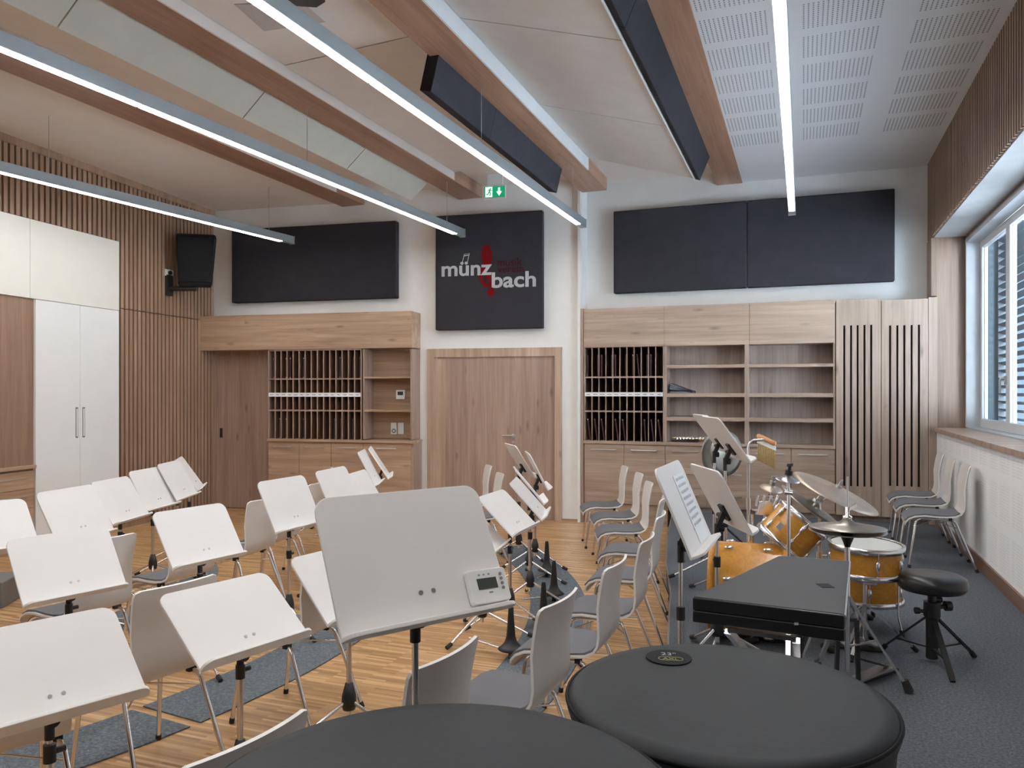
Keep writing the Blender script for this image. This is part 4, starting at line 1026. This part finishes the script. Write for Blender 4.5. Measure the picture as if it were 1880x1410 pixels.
# ------------------------------------------------------------------ drum kit
def drum(name, label, c, axis, r, length, lugs, group=None, badge=None, mats=('orange', 'chrome', 'head', 'chrome'), up=True):
    """cylinder drum from c along axis"""
    t = thing(name, label, 'drum')
    ax = Vector(axis).normalized(); rot = ax.to_track_quat('Z', 'X').to_matrix().to_4x4(); t.matrix_basis = Matrix.Translation(c) @ rot
    MB().lathe([(r, .0), (r, length)], n=48).build('shell', mats[0], t)
    for z in (0, length):
        sgn = 1 if z else -1
        MB().lathe([(r+.004, z-.022*sgn), (r+.014, z-.02*sgn), (r+.014, z+.008*sgn), (r+.006, z+.012*sgn), (r-.004, z+.008*sgn)], n=48).build('hoop', mats[1], t)
        MB().lathe([(0, z+.0015*sgn), (r*.7, z+.0015*sgn), (r-.003, z+.0015*sgn)], n=48).build('drum_head', mats[2], t)
    for k in range(lugs):
        a = 2*PI*(k+.5)/lugs; u = Vector((math.cos(a), math.sin(a), 0))
        m = MB()
        for zc in ((length*.24, length*.76) if length > .17 else (length*.5,)):
            m.lathe([(0, -.028), (.008, -.026), (.012, -.012), (.012, .012), (.008, .026), (0, .028)], u*(r+.006)+Vector((0, 0, zc)), n=10)
        if r < .25: m.cyl(u*(r+.012)+Vector((0, 0, .0)), u*(r+.012)+Vector((0, 0, length)), .003, n=6)
        m.build('lug', mats[3], t)
    return t, ax
# bass drum, lying
bc = atd(1308, 1010, 4.70); rb = .268
bcx = Vector((bc.x+.0, bc.y, .2+rb+.022))
t, ax = drum('bass_drum', 'orange bass drum lying behind the black case', bcx, (1, .03, 0), rb, .42, 8, mats=('orange', 'orange', 'head', 'chrome'))
m = MB()
for s in (-1, 1): m.tube([(bcx.x+.10, bcx.y+s*.24, .40), (bcx.x+.03, bcx.y+s*.36, .205)], .008)
sp_ = m.build('spur', 'chrome', t); sp_.matrix_parent_inverse = t.matrix_basis.inverted()
mt = atd(1378, 1012, 4.68)
tm = MB().box(mt.x-.045, mt.x+.045, mt.y-.04, mt.y+.04, mt.z-.005, mt.z+.012).cyl((mt.x, mt.y, mt.z), (mt.x, mt.y, mt.z+.22), .017).cyl((mt.x-.02, mt.y, mt.z+.03), (mt.x+.07, mt.y, mt.z+.03), .012).build('tom_mount', 'chrome', t); tm.matrix_parent_inverse = t.matrix_basis.inverted()
# rack tom
tc_ = atd(1452, 975, 4.62); axv = (RT*.66+Vector((0, 0, .75))-FW*.10).normalized()
t, ax = drum('rack_tom', 'orange tom drum tilted above the bass drum', tc_-axv*.10, axv, .150, .20, 6)
ct = atd(1432, 966, 4.62-.155)
b = MB().obox(ct, (RT*.75-Vector((0, 0, 1))*.66)*.017, axv*.019, FW*.004).build('badge', 'badge', t); b.matrix_parent_inverse = t.matrix_basis.inverted()
# floor tom and snare
fc = atd(1592, 1108, 4.85)
t, ax = drum('floor_tom', 'orange floor tom standing right behind the snare drum', (fc.x, fc.y, .37), (0, 0, 1), .195, .33, 6)
m = MB()
for a in (.3, 2.4, 4.5):
    u = Vector((math.cos(a), math.sin(a), 0))*.215; lg = MB().tube([(u.x, u.y, .22), (u.x, u.y, -.05), (u.x*1.12, u.y*1.12, -.14)], .006).build('leg', 'chrome', t)
    MB().cyl((u.x*1.1, u.y*1.1, -.13), (u.x*1.14, u.y*1.14, -.168), .013).build('rubber_foot', 'rubber', lg)
sc_ = atd(1588, 1049, 4.42)
t, ax = drum('snare_drum', 'orange snare drum with chrome hoops below the hi-hat', (sc_.x, sc_.y, sc_.z), (.03, -.04, 1), .188, .155, 8)
bd = FW*-.193
b = MB().obox(Vector((sc_.x, sc_.y, sc_.z+.065))+bd.lerp(RT*.1, .28), RT*.038, FW*.003+RT*.001, (0, 0, .006)).build('badge', 'badge', t); b.matrix_parent_inverse = t.matrix_basis.inverted()
ss = thing('snare_stand', 'chrome tripod stand under the snare drum', 'stand', (sc_.x, sc_.y, .2))
zt_ = sc_.z-.2
MB().cyl((0, 0, .06), (0, 0, zt_-.06), .011).build('pole', 'chrome', ss)
m = MB()
for k in range(3):
    a = 2*PI*k/3+.8; u = Vector((math.cos(a), math.sin(a), 0)); m.tube([u*.0+Vector((0, 0, zt_-.07)), u*.16+Vector((0, 0, zt_-.035)), u*.206+Vector((0, 0, zt_+.0))], .007)
m.build('basket', 'chrome', ss)
for k in range(3):
    a = 2*PI*k/3+.2; u = Vector((math.cos(a), math.sin(a), 0)); lg = MB().bar(Vector((0, 0, .26)), u*.26+Vector((0, 0, .02)), .018, .008).build('leg', 'chrome', ss)
    MB().cyl(u*.25+Vector((0, 0, .03)), u*.275+Vector((0, 0, .005)), .013).build('rubber_foot', 'rubber', lg)
# cymbals
def cym_prof(r, dome=.028, bell=.11): return [(.006, dome+.012), (r*bell*1.2, dome+.008), (r*bell*2.0, dome-.006), (r*.5, dome*.55), (r*.8, dome*.2), (r, 0), (r, -.0015), (r*.8, dome*.2-.0015), (r*.5, dome*.55-.0015), (r*bell*2.0, dome-.0075), (.006, dome+.0105)]
def cymbal(name, label, c, nrm, r, mat, topper=True):
    t = thing(name, label, 'cymbal'); nv = Vector(nrm).normalized(); t.matrix_basis = Matrix.Translation(c) @ nv.to_track_quat('Z', 'Y').to_matrix().to_4x4()
    MB().lathe(cym_prof(r), n=56).build('disc', mat, t)
    if topper: MB().cyl((0, 0, .03), (0, 0, .055), .02).cyl((0, 0, .055), (0, 0, .085), .008).bar((-.022, 0, .085), (.022, 0, .085), .008, .016).build('felt_and_nut', 'black' if topper == 'b' else 'steel', t)
    return t, nv
def cym_stand(label, base, top, joint=None, nrot=0, name='cymbal_stand', rad=.32, boom=None):
    t = thing(name, label, 'stand', (base[0], base[1], .2)); b = Vector((base[0], base[1], .2)); tp = Vector(top)-b
    j = Vector((0, 0, tp.z-.08)) if boom is None else boom
    MB().cyl((0, 0, .05), (0, 0, j.z*.55), .013).build('lower_pole', 'chrome', t)
    MB().cyl((0, 0, j.z*.5), j, .010).cyl(j+Vector((-.02, 0, 0)), j+Vector((.02, 0, 0)), .014).cyl(j, tp, .008).build('upper_pole', 'chrome', t)
    MB().cyl((0, 0, j.z*.52), (0, 0, j.z*.52+.05), .02).cyl((-.0, 0, j.z*.52+.025), (.045, 0, j.z*.52+.025), .009).build('clamp', 'chrome', t)
    for k in range(3):
        a = 2*PI*k/3+nrot; u = Vector((math.cos(a), math.sin(a), 0))
        m = MB(); m.bar(Vector((0, 0, .40))+u*.015, u*rad+Vector((0, 0, .025)), .024, .010, (0, 0, 1)); m.bar(Vector((0, 0, .12)), u*rad*.55+Vector((0, 0, .195)), .018, .008)
        lg = m.build('leg', 'chrome', t); MB().cyl(u*(rad-.04)+Vector((0, 0, .045)), u*(rad+.035)+Vector((0, 0, .006)), .016, .02).build('rubber_foot', 'rubber', lg)
    return t
rc = atd(1533.6, 905, 4.95); rn = (Vector((0, 0, 1))*.90+RT*.36-FW*.24)
cymbal('ride_cymbal', 'large bronze ride cymbal tilted above the floor tom', rc, rn, .275, 'cymbal')
ba = rc-RT*.10
cym_stand('chrome boom stand holding the large ride cymbal', (ba.x, ba.y), rc+rn.normalized()*.03, nrot=.5)
cc = atd(1490, 930, 5.0); cn = (Vector((0, 0, 1))*.80+RT*.52-FW*.22)
cymbal('crash_cymbal', 'silvery crash cymbal tilted behind the tom drum', cc, cn, .22, 'cymbal_grey')
bs = atd(1448, 1020, 4.32); tp_ = atd(1446, 878, 4.32)
cym_stand('chrome cymbal stand right in front of the tom drum', (bs.x, bs.y), tp_, nrot=-PI/2, rad=.24)
cymbal('splash_cymbal', 'small chrome cymbal on top of the stand before the tom', tp_-Vector((0, 0, .01)), Vector((.15, -.1, 1)), .065, 'steel', 'b')
sc2 = atd(1416, 897, 5.3)
cymbal('splash_cymbal', 'small brownish cymbal left of the tom drum', sc2, Vector((.25, -.25, 1)), .075, 'cymbal')
cym_stand('thin stand carrying the small brownish cymbal', (sc2.x, sc2.y), sc2+Vector((0, 0, .03)), nrot=.2, rad=.26)
# block and cowbell clamped on the bass drum
cb = thing('cowbell', 'chrome cowbell and clamp on the bass drum between stand and tom', 'cowbell')
c = atd(1404, 935, 4.72)
MB().add([(c+RT*a+FW*b+Vector((0, 0, k))) for k, w in ((-.03, .055), (.05, .035)) for a, b in ((-w, -.02), (w, -.02), (w, .02), (-w, .02))], [(3, 2, 1, 0), (4, 5, 6, 7), (0, 1, 5, 4), (1, 2, 6, 5), (2, 3, 7, 6), (3, 0, 4, 7)]).build('bell', 'chrome', cb, bevel=.005)
m = MB(); m.cyl(c+Vector((0, 0, -.16)), c+Vector((0, 0, -.03)), .008).cyl(c+RT*-.08, c+RT*.02+Vector((0, 0, -.02)), .007)
for k in range(4): m.cyl(c+RT*(-.05+.035*k)+Vector((0, 0, .02)), c+RT*(-.04+.04*k)+Vector((0, 0, .085)), .009, n=8)
m.build('clamp', 'chrome', cb)
# hi-hat
hc = atd(1555.7, 968, 3.86)
hb = Vector((hc.x, hc.y, .2))
hh = thing('hi_hat_stand', 'chrome hi-hat stand with black frame foot beside the case', 'stand', hb)
hz = hc.z-.2
MB().cyl((0, 0, .08), (0, 0, hz-.09), .013).build('lower_pole', 'chrome', hh)
MB().cyl((0, 0, hz-.12), (0, 0, hz+.25), .0045).build('pull_rod', 'chrome', hh)
MB().lathe([(.012, -.10), (.016, -.085), (.03, -.05), (.03, -.028), (.012, -.028)], (0, 0, hz), n=20).build('seat_cup', 'black', hh)
MB().lathe([(.0, .035), (.022, .035), (.022, .055), (.010, .06), (.010, .10), (0, .10)], (0, 0, hz), n=16).bar((0, 0, hz+.085), RT*.045+Vector((0, 0, hz+.11)), .012, .014).build('clutch', 'chrome', hh)
for px, py in ((1665, 1272), (1500, 1235), (1600, 1180)):
    e = atz(px, py, .2)-hb; u = Vector((e.x, e.y, 0)); L0 = u.length
    m = MB(); m.bar(Vector((0, 0, .45)), u+Vector((0, 0, .03)), .026, .011); m.bar(Vector((0, 0, .20)), u*.5+Vector((0, 0, .24)), .016, .008)
    lg = m.build('leg', 'chrome', hh); MB().cyl(u*.96+Vector((0, 0, .06)), u*1.04+Vector((0, 0, .008)), .017, .022).build('rubber_foot', 'rubber', lg)
m = MB(); w = .045
for s in (-1, 1): m.bar(RT*s*w+Vector((0, 0, .33)), RT*s*(w+.01)+Vector((0, 0, .012)), .018, .018)
m.bar(RT*-(w+.01)+Vector((0, 0, .012)), RT*(w+.01)+Vector((0, 0, .012)), .016, .016).bar(RT*-w+Vector((0, 0, .33)), RT*w+Vector((0, 0, .33)), .016, .016)
e = atz(1648, 1236, .2)-hb
m.bar(RT*.05+Vector((0, 0, .012)), Vector((e.x, e.y, .012)), .012, .010).bar(RT*.05+Vector((0, 0, .14)), Vector((e.x, e.y, .02)), .014, .010)
m.build('base_frame', 'black', hh)
MB().bar(RT*.03+Vector((0, 0, .03)), Vector((e.x*.8, e.y*.8, .05)), .07, .008).build('pedal', 'steel', hh)
for dz, nn, lab in ((.0, (0, .02, 1), 'upper hi-hat cymbal below the ride cymbal'), (-.016, (0, .02, -1), 'lower hi-hat cymbal resting on the stand cup')):
    cymbal('hi_hat_cymbal', lab, hc+Vector((0, 0, dz)), nn, .18, 'cymbal_dark', False)
# pedal of the bass drum
pd = thing('bass_pedal', 'chrome and black foot pedal on the carpet beside the bass drum', 'pedal', (bcx.x+.62, bcx.y+.02, .2))
MB().box(-.02, .30, -.05, .05, .006, .014).build('base_plate', 'black', pd)
MB().bar((.28, 0, .03), (.02, 0, .10), .075, .010).build('footboard', 'chrome', pd)
MB().cyl((.02, -.06, .01), (.02, -.06, .20), .010).cyl((.02, .06, .01), (.02, .06, .20), .010).cyl((.02, -.07, .19), (.02, .07, .19), .008).build('yoke', 'chrome', pd)
MB().cyl((.02, 0, .19), (-.10, 0, .30), .004).cyl((-.115, 0, .31), (-.07, 0, .285), .024).build('beater', 'black', pd)
# throne
tb = atd(1711, 1060, 4.22)
th_ = thing('drum_throne', 'round black drum stool on tripod legs', 'stool', (tb.x, tb.y, .2))
hz = tb.z-.2
MB().lathe([(0, hz+.022), (.10, hz+.022), (.145, hz+.016), (.168, hz), (.173, hz-.025), (.170, hz-.05), (.155, hz-.066), (0, hz-.066)], n=48).build('seat', 'leather', th_)
MB().cyl((0, 0, .20), (0, 0, hz-.06), .022).build('inner_pole', 'black', th_)
MB().cyl((0, 0, .02), (0, 0, .27), .030).build('outer_pole', 'black', th_)
MB().cyl((0, 0, .245), (0, 0, .325), .042).cyl((.0, 0, .29), tuple(RT*.085+Vector((0, 0, .30))), .012).cyl(tuple(RT*.07+Vector((0, 0, .30))), tuple(RT*.10+Vector((0, 0, .30))), .028, n=8).cyl((0, 0, .27), tuple(RT*-.085+Vector((0, 0, .275))), .010).cyl(tuple(RT*-.07+Vector((0, 0, .275))), tuple(RT*-.09+Vector((0, 0, .275))), .018, n=8).cyl((0, 0, hz-.12), tuple(RT*.05+Vector((0, 0, hz-.12))), .016).build('clamp', 'black', th_)
for px, py in ((1622, 1193), (1787, 1207), (1748, 1252)):
    e = atz(px, py, .2)-Vector((tb.x, tb.y, .2)); u = Vector((e.x, e.y, 0)); nn = Vector((-u.y, u.x, 0)).normalized()*.009
    m = MB()
    m.bar(Vector((0, 0, .235))+u.normalized()*.03, u+Vector((0, 0, .018)), .028, .010).bar(Vector((0, 0, .075)), u*.72+Vector((0, 0, .085)), .018, .008)
    lg = m.build('leg', 'black', th_); MB().cyl(u*.95+Vector((0, 0, .03)), u*1.03+Vector((0, 0, .004)), .014).build('rubber_foot', 'rubber', lg)
# chime bar on its pole
cp = atd(1374, 830, 5.7)
ch = thing('chime_stand', 'tall chrome pole with bent arm for the bar chimes', 'stand', (cp.x, cp.y, .2))
ztop = atd(1374, 808, 5.7).z-.2
MB().cyl((0, 0, .05), (0, 0, ztop-.42), .013).build('lower_pole', 'chrome', ch)
MB().cyl((0, 0, ztop-.50), (0, 0, ztop-.42), .018).build('clamp', 'chrome', ch)
arm = [Vector((0, 0, ztop-.44)), Vector((0, 0, ztop-.05)), RT*.008+Vector((0, 0, ztop-.02)), RT*.035+Vector((0, 0, ztop)), RT*.115+Vector((0, 0, ztop))]
MB().tube(arm, .010, 10).build('bent_arm', 'chrome', ch)
for k in range(3):
    a = 2*PI*k/3+.3; u = Vector((math.cos(a), math.sin(a), 0)); lg = MB().cyl(Vector((0, 0, .32)), u*.28+Vector((0, 0, .012)), .010).build('leg', 'chrome', ch)
    MB().cyl(u*.26+Vector((0, 0, .03)), u*.30+Vector((0, 0, .0)), .014).build('rubber_foot', 'rubber', lg)
c = atd(1407, 806, 5.7); bdv = (RT*.60-FW*.80).normalized()
bc_ = thing('bar_chimes', 'small orange wooden bar with hanging metal chimes', 'chimes')
MB().tube([c-bdv*.078+Vector((0, 0, .02)), c-bdv*.07+Vector((0, 0, .02)), c+bdv*.07-Vector((0, 0, .03)), c+bdv*.078-Vector((0, 0, .03))], .018, 10, rs=[.010, .018, .018, .010]).build('wood_bar', 'wood_orange', bc_)
m = MB()
for k in range(16):
    q0 = c+bdv*(-.07+.0093*k)+Vector((0, 0, .02-.05*k/15-.018)); m.cyl(q0-Vector((0, 0, .03)), q0-Vector((0, 0, .165)), .004, n=6)
m.build('chime_tube', 'brass', bc_)['kind'] = 'stuff'
MB().obox(c-Vector((0, 0, .04)), bdv*.078-Vector((0, 0, .024)), (0, 0, .016), bdv.cross(Vector((0, 0, 1)))*.003).build('cord_strip', 'white', bc_)
# pair of hand cymbals on a stand
g1 = atd(1334, 833, 6.9); g2 = atd(1317, 832, 7.05)
gn = (RT*.5-FW*.86)
cymbal('hand_cymbal', 'grey round cymbal hanging upright behind the rear stands, right one of the pair', g1, gn, .195, 'cymbal_grey', False)
cymbal('hand_cymbal', 'grey round cymbal hanging upright behind the rear stands, left one of the pair', g2, -gn, .195, 'cymbal_grey', False)
gs = thing('cymbal_cradle', 'black stand carrying the upright cymbal pair', 'stand', ((g1.x+g2.x)/2, (g1.y+g2.y)/2, .2))
zz = g1.z-.2
MB().cyl((0, 0, .04), (0, 0, zz-.02), .012).build('pole', 'black', gs)
MB().cyl(gn*-.09+Vector((0, 0, zz)), gn*.06+Vector((0, 0, zz)), .008).build('cross_arm', 'black', gs)
for k in range(3):
    a = 2*PI*k/3; u = Vector((math.cos(a), math.sin(a), 0)); MB().cyl(Vector((0, 0, .28)), u*.3+Vector((0, 0, .01)), .009).build('leg', 'black', gs)
# grey box at the left edge
b = atz(-40, 1108, 0)
o = MB().box(-.25, .25, -.2, .2, .0, .20).build('speaker_box', 'grey_box', None, Matrix.Translation(b+RT*.0) @ Matrix.Rotation(A+.2, 4, 'Z'), .01)
o.location = b
tag(o, 'grey box standing on the floor at the left picture edge', 'box')

# ------------------------------------------------------------------ light
w = bpy.data.worlds.new('world'); scene.world = w; w.use_nodes = True
nt = w.node_tree; bg = nt.nodes['Background']
bg.inputs['Color'].default_value = (.74, .87, 1, 1); bg.inputs['Strength'].default_value = .9
ar = bpy.data.lights.new('window_daylight', 'AREA'); ar.shape = 'RECTANGLE'; ar.size = 5.2; ar.size_y = 2.0; ar.energy = 1100; ar.color = (.72, .86, 1)
ao = bpy.data.objects.new('window_daylight', ar); COL.objects.link(ao); ao.location = (3.3, 6.9, 2.9); ao.rotation_euler = (0, R(88), 0)
vs_ = scene.view_settings
vs_.view_transform = 'Standard'; vs_.look = 'None'; vs_.exposure = 0.80; vs_.gamma = 1.06
